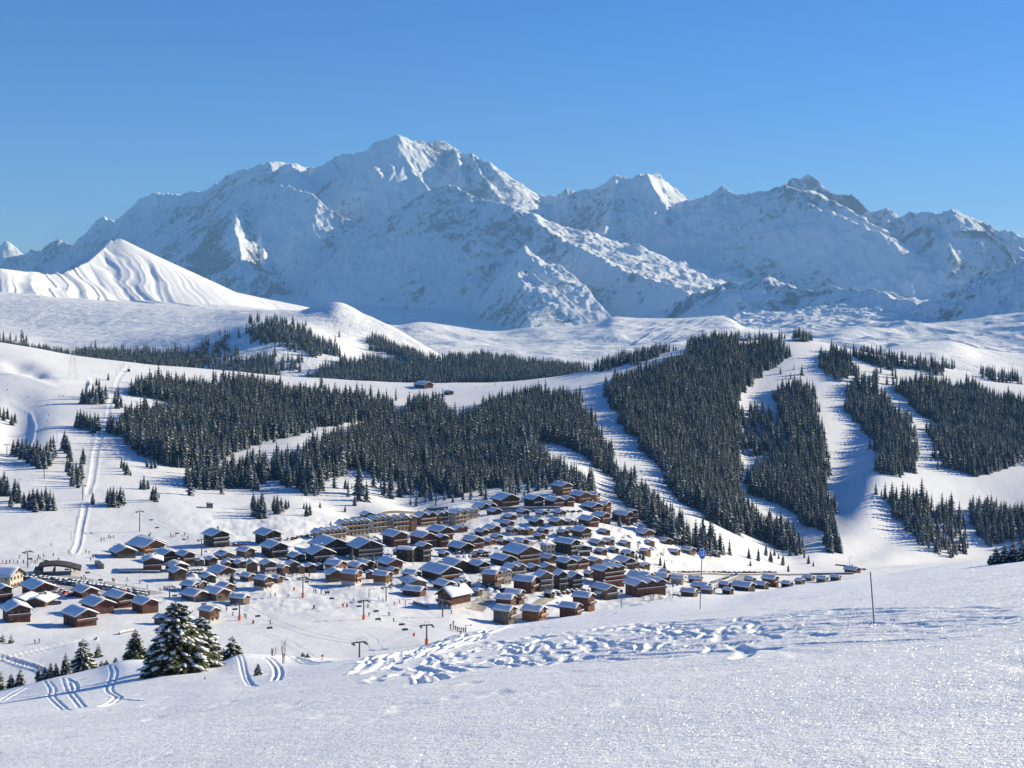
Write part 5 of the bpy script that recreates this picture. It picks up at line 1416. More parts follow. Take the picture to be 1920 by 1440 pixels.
# clutter between the village houses: bare bushes and ploughed snow heaps
VP = [(240,1075),(330,1015),(470,1060),(600,1020),(700,1005),(900,1008),(960,965),(1090,960),(1180,1000),(1300,1060),(1240,1105),(1100,1125),(960,1150),(890,1110),(760,1080),(600,1098),(440,1085),(300,1085)]
rv = random.Random(77); nb_ = ns_ = 0; tries = 0
while (nb_ < 70 or ns_ < 60) and tries < 6000:
    tries += 1
    px, py = rv.uniform(250, 1300), rv.uniform(960, 1150)
    if not inpoly(np.array([px]), np.array([py]), VP)[0]: continue
    if any(a - 2 < px < c + 2 and t_ + 2 < py < b_ + 2 for a, c, b_, t_ in BP): continue
    zone_ = 'left' if px < 560 else 'middle' if px < 900 else 'right'
    if nb_ < 70:
        bare_shrub(f'bare grey bush between the houses of the {zone_} part of the village', px, py, rv.uniform(7, 14), rv.uniform(7, 13), 100 + nb_, near=False, n=6, group=f'bare bushes in the {zone_} part of the village'); nb_ += 1
    else:
        x, y, z = spot(px, py); V, F, MI = [], [], []
        s_ = rv.uniform(1.2, 2.6); snow_blob(V, F, MI, (0, 0, 0), s_ * rv.uniform(1, 1.8), s_, s_ * .6, rv.uniform(0, 3), rv)
        me = tri_mesh('snow_pile', np.array(V), np.array(F), np.array(MI), [M_SNOW]); me.polygons.foreach_set('use_smooth', [True] * len(F))
        o = link('snow_pile', me, None, (x, y, z)); tag(o, f'ploughed snow heap between the houses of the {zone_} part of the village', 'snow pile', f'snow heaps in the {zone_} part of the village'); ns_ += 1

# ------------------------------------------------------------------ piste sign and marker poles
M_STEEL = plain('galvanised_steel', (0.33, 0.33, 0.34), 0.45, 0.1, spec=0.5)
M_DARKSTEEL = plain('dark_steel', (0.10, 0.10, 0.105), 0.5)
M_BLUE = plain('sign_blue', (0.02, 0.16, 0.62), 0.45)
M_SIGNW = plain('sign_white', (0.8, 0.8, 0.82), 0.5)
M_ORANGE = plain('safety_orange', (0.75, 0.16, 0.05), 0.7)
M_POLE = plain('grey_pole', (0.22, 0.21, 0.21), 0.6)
def disc(b, r, y0, y1, mi, n=32, sx=1.0):
    V = [(sx * r * math.cos(2 * math.pi * i / n), y0, r * math.sin(2 * math.pi * i / n)) for i in range(n)] + [(sx * r * math.cos(2 * math.pi * i / n), y1, r * math.sin(2 * math.pi * i / n)) for i in range(n)]
    b.add(V, [tuple(range(n)), tuple(range(2 * n - 1, n - 1, -1))] + [(i, i + n, (i + 1) % n + n, (i + 1) % n) for i in range(n)], mi)
x, y, z = spot(1312, 1142, near=True); sc_ = y / FPX
e = empty('piste_sign', (x, y, z)); tag(e, 'round blue piste sign reading 15 on a tall thin pole', 'sign')
b = MB(); b.tube((0, 0, -0.5), (4 * sc_, 0, 96 * sc_), 0.026, 0.026, 10); link('pole', b.mesh('pole', [M_POLE]), e)
rr = 10.6 * sc_
b = MB(); disc(b, rr, -0.035, 0.0, 0, 36, 0.62); disc(b, rr * .88, -0.042, -0.0352, 1, 36, 0.62)
dn = link('disc', b.mesh('disc', [M_SIGNW, M_BLUE]), e, (4.4 * sc_, -0.03, 104 * sc_))
cu = bpy.data.curves.new('number', 'FONT'); cu.body = '15'; cu.size = rr * 1.25; cu.align_x = 'CENTER'; cu.align_y = 'CENTER'; cu.offset = rr * 0.035; cu.extrude = 0.002
to = bpy.data.objects.new('number', cu); COL.objects.link(to)
bpy.context.view_layer.update()
tm = bpy.data.meshes.new_from_object(to.evaluated_get(bpy.context.evaluated_depsgraph_get())); bpy.data.objects.remove(to)
tm.materials.clear(); tm.materials.append(M_SIGNW)
nd = link('number', tm, dn, (0, -0.047, 0), (math.pi / 2, 0, 0)); nd.scale = (0.62, 1, 1)
x, y, z = spot(1641, 1168, near=True); sc_ = y / FPX
b = MB(); b.tube((0, 0, -0.4), (-9 * sc_, 0, 94 * sc_), 0.9 * sc_ + 0.004, 0.8 * sc_ + 0.004, 10)
tag(link('marker_pole', b.mesh('marker_pole', [M_DARKSTEEL]), None, (x, y, z)), 'thin dark leaning marker pole stuck in the foreground snow', 'pole')
x, y, z = spot(1165, 1141, near=True); sc_ = y / FPX
b = MB(); b.tube((0, 0, -0.4), (-0.5 * sc_, 0, 36 * sc_), 0.7 * sc_, 0.7 * sc_, 8); b.box(-3 * sc_, 3 * sc_, -0.02, 0.02, 30 * sc_, 35 * sc_)
tag(link('marker_pole', b.mesh('marker_pole', [M_DARKSTEEL]), None, (x, y, z)), 'short dark marker post on the crest below the grey gabled chalet', 'pole')

# ------------------------------------------------------------------ lifts
def pylon(label, px, py, hp, yaw, pad=False, arm=4.2, drag=False, group='chairlift pylons'):
    x, y, z = spot(px, py, near=False); h = hp / FPX * y
    e = empty('drag_lift_pylon' if drag else 'chairlift_pylon', (x, y, z), yaw); tag(e, label, 'lift pylon', group)
    b = MB(); b.tube((0, 0, -1), (0, 0, h), 0.34 if not drag else 0.16, 0.24 if not drag else 0.12, 10); link('mast', b.mesh('mast', [M_DARKSTEEL]), e)
    b = MB()
    if drag:
        b.tube((0, 0, h - .3), (2.4, 0, h), 0.10, 0.08, 6); link('crossarm', b.mesh('crossarm', [M_DARKSTEEL]), e)
        b = MB(); b.box(2.1, 2.5, -.5, .5, h - .35, h - .1); link('sheave_train', b.mesh('sheave_train', [M_DARKSTEEL]), e)
    else:
        b.box(-arm / 2, arm / 2, -.16, .16, h - .4, h); b.tube((-.9, 0, h + .9), (.9, 0, h + .9), .06, .06, 5); b.tube((-.9, 0, h), (-.9, 0, h + .9), .06); b.tube((.9, 0, h), (.9, 0, h + .9), .06)
        link('crossarm', b.mesh('crossarm', [M_DARKSTEEL]), e)
        for sx in (-1, 1):
            b = MB(); b.box(sx * arm / 2 - .15, sx * arm / 2 + .15, -1.6, 1.6, h - .95, h - .6)
            for q in range(5): b.tube((sx * arm / 2 - .2, -1.3 + q * .65, h - .55), (sx * arm / 2 + .2, -1.3 + q * .65, h - .55), .2, .2, 8)
            link('sheave_train', b.mesh('sheave_train', [M_DARKSTEEL]), e)
    if pad:
        b = MB(); b.tube((0, 0, 0), (0, 0, 2.0), 0.62, 0.62, 10); link('padding', b.mesh('padding', [M_ORANGE]), e)
    return e, Vector((x, y, z + h - .4)), yaw, arm
def line_yaw(a, b): return math.atan2(-(b[0] - a[0]), b[1] - a[1])
LINES = [
 ('lower chairlift', [(800,1209,38,1),(682,1162,37,1),(568,1120,38,1),(467,1077,33,0),(378,1042,31,0),(262,997,39,0)]),
 ('village chairlift', [(674,1237,34,0),(449,1163,33,1),(318,1120,21,0),(132,1079,22,0),(52,1064,31,0)]),
]
CAB = []
for nm, L in LINES:
    W = [spot(px, py) for px, py, _, _ in L]
    tops = []
    for i, (px, py, hp, pad) in enumerate(L):
        j = min(i + 1, len(L) - 1); a = W[max(0, j - 1)]; b_ = W[j]
        yw = line_yaw(a, b_)
        e, t, _, arm = pylon(f'{ORD[i]} pylon of the {nm}, counted from the right', px, py, hp, yw, pad, group=f'pylons of the {nm}')
        tops.append((t, yw, arm))
    CAB.append((nm, tops))
for k, (px, py, hp, lab) in enumerate([(724,1127,27,'slim pylon just in front of the sprawling lodge'),(830,1157,32,'tall pylon in front of the big red farmhouse'),(13,857,24,'pylon left of the big tree clump on the left slope'),(83,898,21,'pylon below the big tree clump on the left slope'),(155,937,27,'pylon standing beside the lower drag lift track')]):
    pylon(lab, px, py, hp, 0.5, group=None)
for k, (px, py, hp) in enumerate([(133,1014,17),(143,985,16),(171,835,16),(179,812,14),(199,771,15),(209,745,12),(218,705,11),(225,694,10),(231,690,10),(107,830,22),(288,722,8)]):
    pylon(f'{ORD[k]} small drag lift pylon up the left slope, counted from the bottom', px, py, hp, 0.3, drag=True, group='drag lift pylons')
for k, (px, py, hp, lab) in enumerate([(760,1142,18,'small drag lift mast left of the big red farmhouse'),(873,1186,14,'small drag lift mast beside the queue of skiers'),(692,1121,17,'small drag lift mast between the slim pylon and the lodge'),(1593,1066,22,'thin mast behind the snow capped hut at the wide piste'),(1645,712,18,'pylon on the snowy shoulder right of the wide piste'),(1587,648,10,'pylon on the skyline at the top of the wide piste'),(928,724,12,'first thin pylon on the snowy saddle'),(1096,700,9,'second thin pylon on the snowy saddle')]):
    pylon(lab, px, py, hp, 0.4, drag=k < 4, group=None, arm=3)
def cable(a, b, sag, label, rad=0.035):
    m = MB(); n = 14; P = []
    for i in range(n + 1):
        t = i / n; p = a.lerp(b, t); P.append((p.x, p.y, p.z - 4 * sag * t * (1 - t)))
    for i in range(n): m.tube(P[i], P[i + 1], rad, rad, 4)
    return P, m
def chair_mesh():
    b = MB(); b.tube((0, 0, 0), (0, 0, -2.2), .04); b.box(-1.1, 1.1, -.05, .45, -2.45, -2.35); b.box(-1.1, 1.1, .42, .5, -2.4, -1.75)
    b.tube((-1.1, 0, -2.4), (-1.1, 0, -1.9), .03); b.tube((1.1, 0, -2.4), (1.1, 0, -1.9), .03); b.tube((-1.1, .45, -1.8), (1.1, .45, -1.8), .035)
    return b.mesh('chairlift_chair', [M_DARKSTEEL])
CH = chair_mesh(); nch = 0
for nm, tops in CAB:
    for sx, side in ((-1, 'near'), (1, 'far')):
        mm = MB(); PP = []
        for (a, ya, ar), (b_, yb_, _) in zip(tops[:-1], tops[1:]):
            da = Vector((math.cos(ya), math.sin(ya), 0)) * sx * ar / 2
            P, m = cable(a + da, b_ + da, (b_ - a).length * 0.018, '')
            mm.add(m.v, m.f, 0); PP += P
        o = link('lift_cable', mm.mesh('lift_cable', [M_DARKSTEEL])); tag(o, f'{side} side hauling cable of the {nm}', 'cable', f'cables of the {nm}')
        for i in range(3 if sx < 0 else 6, len(PP), 6):
            if nch % 5 == 4: nch += 1; continue
            c = link('chairlift_chair', CH, None, PP[i], (0, 0, tops[0][1]))
            tag(c, f'empty chair hanging from the {side} cable of the {nm}', 'lift chair', f'chairs on the {side} cable of the {nm}'); nch += 1

# lattice pylon on the left ridge
x, y, z = spot(136, 712); h = 62 / FPX * y; b = MB(); wv = h * .13
pts0 = [(-wv, -wv), (wv, -wv), (wv, wv), (-wv, wv)]
for i, (a, c) in enumerate(pts0):
    a2, c2 = pts0[(i + 1) % 4]
    b.tube((a, c, -1), (a * .12, c * .12, h), .11, .07, 4)
    for k in range(9):
        t0, t1 = k / 9, (k + 1) / 9; s0_, s1_ = 1 - .88 * t0, 1 - .88 * t1
        b.tube((a * s0_, c * s0_, h * t0), (a2 * s1_, c2 * s1_, h * t1), .05, .05, 4)
e = empty('power_pylon', (x, y, z)); tag(e, 'tall steel lattice power pylon on the left ridge', 'pylon')
link('mast', b.mesh('mast', [M_STEEL]), e)
b = MB()
for zz, w_ in ((.78, .22), (.88, .18), (.97, .13)): b.tube((-h * w_, 0, h * zz), (h * w_, 0, h * zz), .1, .1, 4)
link('crossarm', b.mesh('crossarm', [M_STEEL]), e)

# ------------------------------------------------------------------ skiers
def person_mesh(pose, jacket, pants):
    bm = bmesh.new(); L = bm.verts.layers.skin.verify()
    if pose == 0:   J = {'p': (0, 0, .95), 'c': (0, -.05, 1.3), 'n': (0, -.06, 1.48), 'h': (0, -.08, 1.66), 'kl': (-.13, -.12, .52), 'fl': (-.14, 0, .06), 'kr': (.13, -.12, .52), 'fr': (.14, 0, .06), 'el': (-.32, -.12, 1.18), 'hl': (-.34, -.36, 1.08), 'er': (.32, -.12, 1.18), 'hr': (.34, -.36, 1.08), 'sl': (-.2, -.04, 1.42), 'sr': (.2, -.04, 1.42)}
    else:           J = {'p': (0, 0, .92), 'c': (.03, -.02, 1.28), 'n': (.04, -.02, 1.46), 'h': (.05, -.04, 1.65), 'kl': (-.14, -.05, .5), 'fl': (-.2, -.02, .06), 'kr': (.12, -.1, .5), 'fr': (.15, .06, .06), 'el': (-.33, 0, 1.15), 'hl': (-.4, -.15, .9), 'er': (.32, .02, 1.15), 'hr': (.36, -.1, .9), 'sl': (-.2, 0, 1.4), 'sr': (.22, 0, 1.4)}
    R = {'p': .17, 'c': .2, 'n': .075, 'h': .13, 'kl': .1, 'kr': .1, 'fl': .09, 'fr': .09, 'el': .07, 'er': .07, 'hl': .06, 'hr': .06, 'sl': .1, 'sr': .1}
    v = {k: bm.verts.new(c) for k, c in J.items()}
    for a, c in (('p', 'c'), ('c', 'n'), ('n', 'h'), ('p', 'kl'), ('kl', 'fl'), ('p', 'kr'), ('kr', 'fr'), ('c', 'sl'), ('sl', 'el'), ('el', 'hl'), ('c', 'sr'), ('sr', 'er'), ('er', 'hr')): bm.edges.new((v[a], v[c]))
    for k, q in v.items(): q[L].radius = (R[k], R[k]); q[L].use_root = (k == 'p')
    me = bpy.data.meshes.new('person'); bm.to_mesh(me); bm.free()
    o = bpy.data.objects.new('person', me); COL.objects.link(o)
    o.modifiers.new('s', 'SKIN'); ss = o.modifiers.new('u', 'SUBSURF'); ss.levels = 1
    dg = bpy.context.evaluated_depsgraph_get(); dg.update()
    nm_ = bpy.data.meshes.new_from_object(o.evaluated_get(dg)); nm_.name = 'person'
    bpy.data.objects.remove(o)
    nm_.materials.clear()
    for m in (jacket, pants, M_SKIN, M_HELM): nm_.materials.append(m)
    for p in nm_.polygons:
        c = p.center; p.use_smooth = True
        p.material_index = 3 if c.z > 1.68 else 2 if c.z > 1.52 else 0 if c.z > .98 or abs(c.x) > .24 else 1
    return nm_
M_SKIN = plain('skin', (0.5, 0.3, 0.22), 0.6); M_HELM = plain('helmet', (0.03, 0.03, 0.035), 0.4)
JK = [('dark', plain('dark_cloth', (0.03, 0.035, 0.05), .8)), ('red', plain('red_cloth', (0.45, 0.04, 0.03), .8)), ('blue', plain('blue_cloth', (0.03, 0.10, 0.35), .8)), ('grey', plain('grey_cloth', (0.12, 0.12, 0.13), .8))]
PM = [(nm_, [person_mesh(p, m, JK[0][1]) for p in (0, 1)]) for nm_, m in JK]
b = MB(); b.box(-.05, .05, -.85, .85, .0, .035); b.add([(-.05, -.85, 0), (.05, -.85, 0), (0, -1.0, .1), (-.05, -.85, .035), (.05, -.85, .035)], [(0, 2, 1), (3, 4, 2), (0, 3, 2), (1, 2, 4)])
SKI = b.mesh('ski', [M_DARKSTEEL])
CROWDS = [
 ('at the foot of the left piste', [(5,1056),(12,1057),(18,1056),(26,1056),(33,1057),(44,1056),(66,1056),(70,1053),(75,1050),(80,1054),(84,1056),(72,1046),(82,1045),(96,1024),(100,1043),(36,1047),(110,1052),(60,1054),(129,1040),(128,1036)]),
 ('on the snow beside the tunnel and car park', [(152,1087),(157,1084),(160,1088),(170,1052),(175,1046),(161,1037),(167,1039),(174,1045),(180,1044),(190,1015),(204,1008),(207,1010),(213,1009),(195,1014),(211,1090),(214,1092),(237,1101),(250,1107),(238,1089),(278,1116),(280,1115),(308,1105),(300,1109),(262,1094),(276,1103)]),
 ('on the beginner slope behind the painted hotel', [(320,1005),(325,1007),(330,1006),(321,1009),(346,1004),(342,1008),(352,1011),(282,1003)]),
 ('gathered by the shops above the beginner slope', [(455,1080),(460,1081),(465,1080),(470,1081),(495,1082),(520,1077),(526,1078),(532,1079),(538,1077),(544,1078),(550,1077),(556,1079),(562,1078),(548,1081),(540,1082),(535,1082),(570,1084),(574,1088),(580,1082),(530,1084),(524,1083)]),
 ('scattered on the wide beginner slope', [(402,1142),(411,1146),(413,1148),(425,1146),(437,1155),(458,1157),(461,1159),(475,1170),(507,1170),(588,1110),(592,1112),(602,1113),(610,1114),(616,1115),(507,1120),(516,1118),(540,1120),(589,1141),(588,1142),(663,1128),(655,1105),(692,1156),(728,1154),(731,1155),(738,1166),(739,1135),(749,1131),(710,1126),(718,1129),(756,1124),(846,1151),(802,1142),(650,1138),(690,1140),(712,1165),(850,1172),(864,1191)]),
 ('queueing on the beginner slope left of the nearest chalets', [(845,1178),(850,1181),(854,1182),(858,1184),(861,1184),(865,1185),(869,1185),(873,1186),(845,1182)]),
 ('skiing down the curved piste on the far left', [(14,732),(53,746),(117,743),(119,744),(88,760),(78,769),(91,780),(89,790),(87,803),(63,808),(111,742),(71,812)]),
 ('walking on the valley snow before the frosted fir', [(65,1208),(73,1206)]),
 ('skiing on the wide piste or its edge', [(1577,899),(1620,895),(1603,858)]),
]
np_ = 0
for where, pts in CROWDS:
    for i, (px, py) in enumerate(pts):
        jn, ms = PM[rnd.choice([0, 0, 0, 1, 2, 3])] if False else rnd.choice([PM[0], PM[0], PM[1], PM[2], PM[3]])
        x, y, z = spot(px, py)
        o = link('person', rnd.choice(ms), None, (x, y, z - .02), (0, 0, rnd.uniform(0, 6.28)))
        s = 1.15; o.scale = (s, s, s)
        tag(o, f'small person in {jn} ski clothes {where}', 'person', f'people in {jn} clothes {where}')
        if 'gathered' not in where:
            for sx in (-.14, .14): link('ski', SKI, o, (sx, -.05, .0))
        np_ += 1

# ------------------------------------------------------------------ parked cars
def car_meshes():
    b = MB()
    prof = [(-2.1, .35), (-2.15, .75), (-1.95, .92), (-1.0, 1.0), (-.35, 1.02), (1.6, 1.04), (2.1, .95), (2.12, .4), (1.9, .28), (-1.9, .28)]
    V = []; n = len(prof)
    for yy, sc2 in ((-.86, .97), (.86, .97)):
        V += [(x_ * 1.0, yy, z_) for x_, z_ in prof]
    b.add(V, [tuple(range(n)), tuple(range(2 * n - 1, n - 1, -1))] + [(i, i + n, (i + 1) % n + n, (i + 1) % n) for i in range(n)])
    c = MB(); c.add([(-1.05, -.78, 1.0), (1.95, -.78, 1.0), (1.95, .78, 1.0), (-1.05, .78, 1.0), (-.35, -.62, 1.48), (1.55, -.62, 1.48), (1.55, .62, 1.48), (-.35, .62, 1.48)],
                    [(0, 1, 5, 4), (1, 2, 6, 5), (2, 3, 7, 6), (3, 0, 4, 7), (4, 5, 6, 7)])
    w = MB(); w.tube((0, -.12, 0), (0, .12, 0), .33, .33, 12)
    s = MB(); s.add([(-.42, -.66, 1.485), (1.6, -.66, 1.485), (1.6, .66, 1.485), (-.42, .66, 1.485), (-.3, -.5, 1.66), (1.45, -.5, 1.66), (1.45, .5, 1.66), (-.3, .5, 1.66)],
                    [(0, 1, 5, 4), (1, 2, 6, 5), (2, 3, 7, 6), (3, 0, 4, 7), (4, 5, 6, 7)])
    return b, c.mesh('windows', [M_GLASS]), w.mesh('wheel', [M_HELM]), s.mesh('snow_cover', [M_ROOFSNOW])
cb, CW, WH, CSN = car_meshes()
CARC = [('dark', (0.03, 0.03, 0.035)), ('silver', (0.35, 0.36, 0.38)), ('blue', (0.04, 0.08, 0.22)), ('red', (0.35, 0.03, 0.03)), ('white', (0.6, 0.6, 0.6)), ('grey', (0.12, 0.125, 0.13))]
CM = []
for nm_, c in CARC:
    me = cb.mesh('body', [plain('paint_' + nm_, c, 0.25, spec=0.5)]); CM.append((nm_, me))
ncar = 0
def car(px, py, yaw, where):
    global ncar
    nm_, me = rnd.choice(CM); x, y, z = spot(px, py)
    e = empty('parked_car', (x, y, z), yaw + rnd.uniform(-.06, .06)); tag(e, f'snow topped {nm_} car parked {where}', 'car', f'{nm_} cars parked {where}')
    link('body', me, e); link('windows', CW, e)
    if rnd.random() < .7: link('snow_cover', CSN, e)
    for wx in (-1.3, 1.3):
        for wy in (-.8, .8): link('wheel', WH, e, (wx, wy, .33))
    ncar += 1
for row_, (a, c, n) in enumerate([((44,1082),(190,1098),20),((40,1086),(120,1092),11),((92,1086),(270,1114),25),((110,1094),(230,1108),16),((100,1102),(130,1118),5),((180,1100),(265,1118),12)]):
    for i in range(n):
        t = (i + rnd.uniform(-.2, .2)) / max(1, n - 1)
        car(a[0] + (c[0] - a[0]) * t, a[1] + (c[1] - a[1]) * t, 1.35, 'in the long car park on the left')
for i in range(11): car(430 + i * 11, 1024 - 0 * i + rnd.uniform(-1, 1) if i < 4 else 1028 - i * .6, 1.4, 'by the road between the dark hotels') if i < 4 else car(540 + (i - 4) * 9, 1013 - (i - 4) * 1.6, 1.4, 'by the road under the five-gabled hotel')
for i in range(14): car(360 + i * 8, 1079 + rnd.uniform(-1.5, 1.5), 1.3, 'behind the shops above the beginner slope') if i < 9 else car(336 + (i - 9) * 9, 1073 + rnd.uniform(-1, 1), 1.3, 'beside the low terraced houses')
for i in range(16): car(1025 + i * 4.6, 1116 - i * .55 + (i % 2) * 3, 1.2, 'in front of the dark central hotel')
for i in range(10): car(916 + i * 4.5, 1101 + i * 1.2 + (i % 2) * 2, 1.2, 'beside the road by the orange-fronted house')
for i in range(22): car(1252 + i * 9.5, 1075.0 + rnd.uniform(-.6, .6), 0.05, 'along the upper road at the right')
for i in range(13): car(1336 + i * 4.2, 1094 - i * 1.5, 0.7, 'along the slanting road at the right')
for i in range(14): car(880 + i * 7, 1050 - i * .7 + rnd.uniform(-3, 3) if False else 1046 - i * .35, 1.3, 'in the street above the central houses') if i < 6 else car(860 + (i - 6) * 8, 1038 + rnd.uniform(-1, 1), 1.2, 'before the wide dark chalet')
for i in range(14): car(930 + i * 12, 960 + rnd.uniform(-1, 1), 0.1, 'along the street under the highest chalets')
for i in range(9): car(470 + i * 2, 0, 0, '') if False else None
car(100, 1134, .6, 'beside the low garage shed'); car(106, 1133, .3, 'beside the low garage shed')
print('people', np_, 'cars', ncar, 'individual trees', n_ind)

# ------------------------------------------------------------------ roads, tunnel, walls, fences
M_ROAD = plain('gritty_road', (0.42, 0.38, 0.33), 0.95, 0.25, 0.6)
M_CONC = plain('concrete', (0.22, 0.20, 0.19), 0.9, 0.2, 0.5)
def strip(name, pts, w, mat, label, lift=0.05):
    W = [Vector(spot(*p)) for p in pts]; V = []; F = []
    P = []
    for a, c in zip(W[:-1], W[1:]):
        n = max(2, int((c - a).length / 4))
        P += [a.lerp(c, i / n) for i in range(n)]
    P.append(W[-1])
    for i, p in enumerate(P):
        d = (P[min(i + 1, len(P) - 1)] - P[max(i - 1, 0)]); d.z = 0; d.normalize(); s = Vector((-d.y, d.x, 0)) * w / 2
        for k in range(5):
            q = p + s * (k - 2) / 2 * 1.0
            V.append((q.x, q.y, ground_z(q.x, q.y) + lift))
    for i in range(len(P) - 1):
        for k in range(4): F.append((i * 5 + k, i * 5 + k + 1, i * 5 + k + 6, i * 5 + k + 5))
    me = bpy.data.meshes.new(name); me.from_pydata(V, [], F); me.materials.append(mat); me.update()
    o = link(name, me); tag(o, label, None, None, 'structure'); return o
strip('road', [(895,1100),(905,1112),(912,1124),(895,1138),(888,1144)], 9, M_ROAD, 'gritted village road', .12)
strip('road', [(1036,1118),(1010,1132),(990,1150),(975,1160)], 6, M_ROAD, 'gritted lane', .12)
strip('road', [(50,1084),(110,1088),(190,1101),(268,1118)], 26, plain('car_park_snow', (0.5, 0.48, 0.46), .9, .15, .3), 'trampled car park', .1)
strip('road', [(1335,1104),(1360,1094),(1385,1084),(1400,1077)], 6, M_ROAD, 'slanting road', .12)
strip('road', [(880,1047),(930,1045),(1000,1016)], 7, M_ROAD, 'village street', .12)
strip('road', [(560,1086),(640,1100),(700,1099)], 5, plain('trodden_snow', (0.6, 0.58, 0.56), .9, .1, .5), 'trodden path', .12)
def low_wall(name, pts, h, t, mat, label, cat, topm=None):
    b = MB(); W = [spot(*p) for p in pts]
    for a, c in zip(W[:-1], W[1:]):
        dx, dy = c[0] - a[0], c[1] - a[1]; L = math.hypot(dx, dy); nx, ny = -dy / L * t / 2, dx / L * t / 2
        n = max(1, int(L / 8))
        for i in range(n):
            p = [a[k] + (c[k] - a[k]) * i / n for k in range(2)]; q = [a[k] + (c[k] - a[k]) * (i + 1) / n for k in range(2)]
            zp, zq = ground_z(*p), ground_z(*q)
            for (z0, z1, mi) in ((-1, h, 0), (h + .003, h + .3, 1)):
                b.add([(p[0] - nx, p[1] - ny, zp + z0), (q[0] - nx, q[1] - ny, zq + z0), (q[0] + nx, q[1] + ny, zq + z0), (p[0] + nx, p[1] + ny, zp + z0),
                       (p[0] - nx, p[1] - ny, zp + z1), (q[0] - nx, q[1] - ny, zq + z1), (q[0] + nx, q[1] + ny, zq + z1), (p[0] + nx, p[1] + ny, zp + z1)],
                      [(0, 3, 2, 1), (4, 5, 6, 7), (0, 1, 5, 4), (1, 2, 6, 5), (2, 3, 7, 6), (3, 0, 4, 7)], mi)
    o = link(name, b.mesh(name, [mat, topm or M_ROOFSNOW])); tag(o, label, cat); return o
low_wall('retaining_wall', [(1232,1077),(1330,1077.5),(1430,1078),(1520,1078),(1600,1077)], 1.3, .5, M_CONC, 'long dark retaining wall of the road at the right of the village', 'wall')
low_wall('retaining_wall', [(705,969),(760,963),(800,958),(840,955)], 2.0, .5, M_STONE, 'stone snow wall behind the cream hotels', 'wall')
low_wall('retaining_wall', [(935,955.5),(1000,955),(1050,954)], 1.6, .5, M_CONC, 'wall of the street under the wide brown hotel', 'wall')
low_wall('retaining_wall', [(222,1074),(262,1074),(300,1074.5)], 1.0, .5, M_CONC, 'dark terrace wall under the square house', 'wall')
low_wall('snow_fence', [(775,1131),(790,1136),(800,1139)], 1.0, .6, M_CONC, 'low dark barrier left of the big red farmhouse', 'barrier')
low_wall('snow_fence', [(224,1190),(236,1187),(250,1184)], .8, .5, M_CONC, 'low dark wall beside the ploughed lane below the red chalets', 'barrier')
M_RED = plain('red_netting', (0.36, 0.17, 0.15), .9)
low_wall('safety_net', [(1566,1060),(1585,1062),(1604,1067),(1624,1069)], 0.9, .08, M_RED, 'long red safety net across the foot of the wide piste', 'net', M_RED)
low_wall('safety_net', [(1455,1018),(1470,1026),(1480,1030)], 1.1, .08, M_RED, 'short red net on the narrow piste', 'net', M_RED)
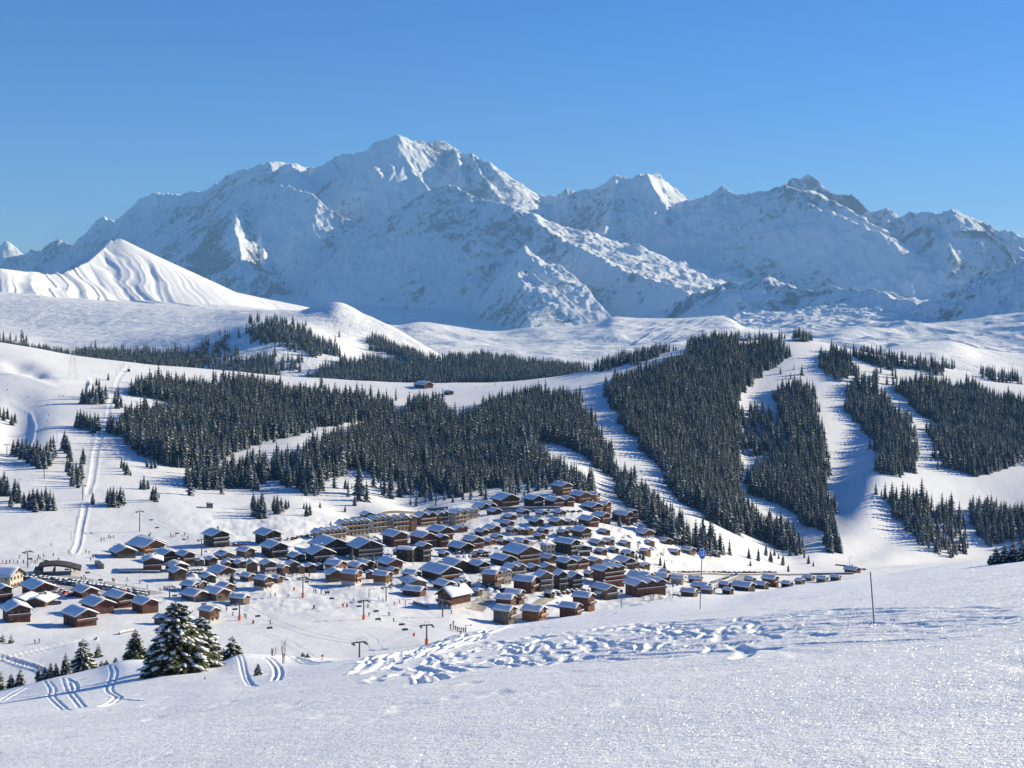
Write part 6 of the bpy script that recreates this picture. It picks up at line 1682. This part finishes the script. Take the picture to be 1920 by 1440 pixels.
# tunnel / covered bridge and the dark canopy beside it
x, y, z = spot(112, 1076); b = MB(); s = y / FPX
e = empty('ski_bridge', (x, y, z), 0.25); tag(e, 'dark curved ski bridge over the road at the end of the car park', 'bridge')
prof = []
n = 14
for i in range(n + 1):
    t = i / n; prof.append((-38 * s + 76 * s * t, (6 + 11 * math.sin(math.pi * (0.25 + .75 * t))) * s))
for i in range(n):
    (xa, za), (xb, zb_) = prof[i], prof[i + 1]
    b.add([(xa, -4, za), (xb, -4, zb_), (xb, 9, zb_), (xa, 9, za), (xa, -4, za + .9), (xb, -4, zb_ + .9), (xb, 9, zb_ + .9), (xa, 9, za + .9)], [(0, 3, 2, 1), (4, 5, 6, 7), (0, 1, 5, 4), (1, 2, 6, 5), (2, 3, 7, 6), (3, 0, 4, 7)])
link('deck', b.mesh('deck', [plain('bridge_wood', (0.07, 0.055, 0.05), .85, .3)]), e)
b = MB()
for xx in (-34, -12): b.box(xx * s, (xx + 3) * s, -3, 8, -1, 9 * s)
link('pier', b.mesh('pier', [M_CONC]), e)
b = MB(); b.box(-46 * s, -34 * s, -3.2, 10, -1, 10 * s); link('abutment', b.mesh('abutment', [M_CONC]), e)
# big pale hall at the left edge
building(-46, 30, 1106, 1068, 78, 'c', st(balc=0, base='s', pitch=27, ratio=1.1), 'cream hall with a smooth thick snow roof, cut by the left edge', 'hall', 'hall')
# covered conveyor: dark slab on the slope
x, y, z = spot(190, 1066); s = y / FPX
e = empty('conveyor_cover', (x, y, z), 0.0); tag(e, 'slanting dark conveyor lift cover on the snow right of the bridge', 'conveyor')
q = Vector(spot(182, 1058)); p = Vector((x, y, z)); d = q - p; b = MB()
b.add([(-1.3, 0, 0), (1.3, 0, 0), (1.3 + d.x, d.y, d.z), (-1.3 + d.x, d.y, d.z), (-1.3, 0, 2.0), (1.3, 0, 2.0), (1.3 + d.x, d.y, d.z + 2.0), (-1.3 + d.x, d.y, d.z + 2.0)], [(0, 3, 2, 1), (4, 5, 6, 7), (0, 1, 5, 4), (1, 2, 6, 5), (2, 3, 7, 6), (3, 0, 4, 7)])
link('cover', b.mesh('cover', [M_DARKSTEEL]), e)
b = MB(); b.box(-1.6, 1.6, -1.2, 0, 0, 2.4); link('housing', b.mesh('housing', [M_CONC]), e)
# orange padded posts and flags on the beginner slope
for k, (px, py, hp) in enumerate([(140,1072,8),(551,1108,8),(643,1139,9),(651,1138,5),(475,1169,6),(258,1108,5),(776,1194,8),(605,1232,5)]):
    x, y, z = spot(px, py); h = hp / FPX * y; b = MB()
    b.tube((0, 0, 0), (h * .25, 0, h), .28, .18, 8); b.box(-.5, .1, -.04, .04, h * .3, h * .8)
    o = link('safety_marker', b.mesh('safety_marker', [M_ORANGE]), None, (x, y, z)); tag(o, f'{ORD[k]} of the leaning orange safety markers on the beginner slopes', 'marker', 'orange safety markers')
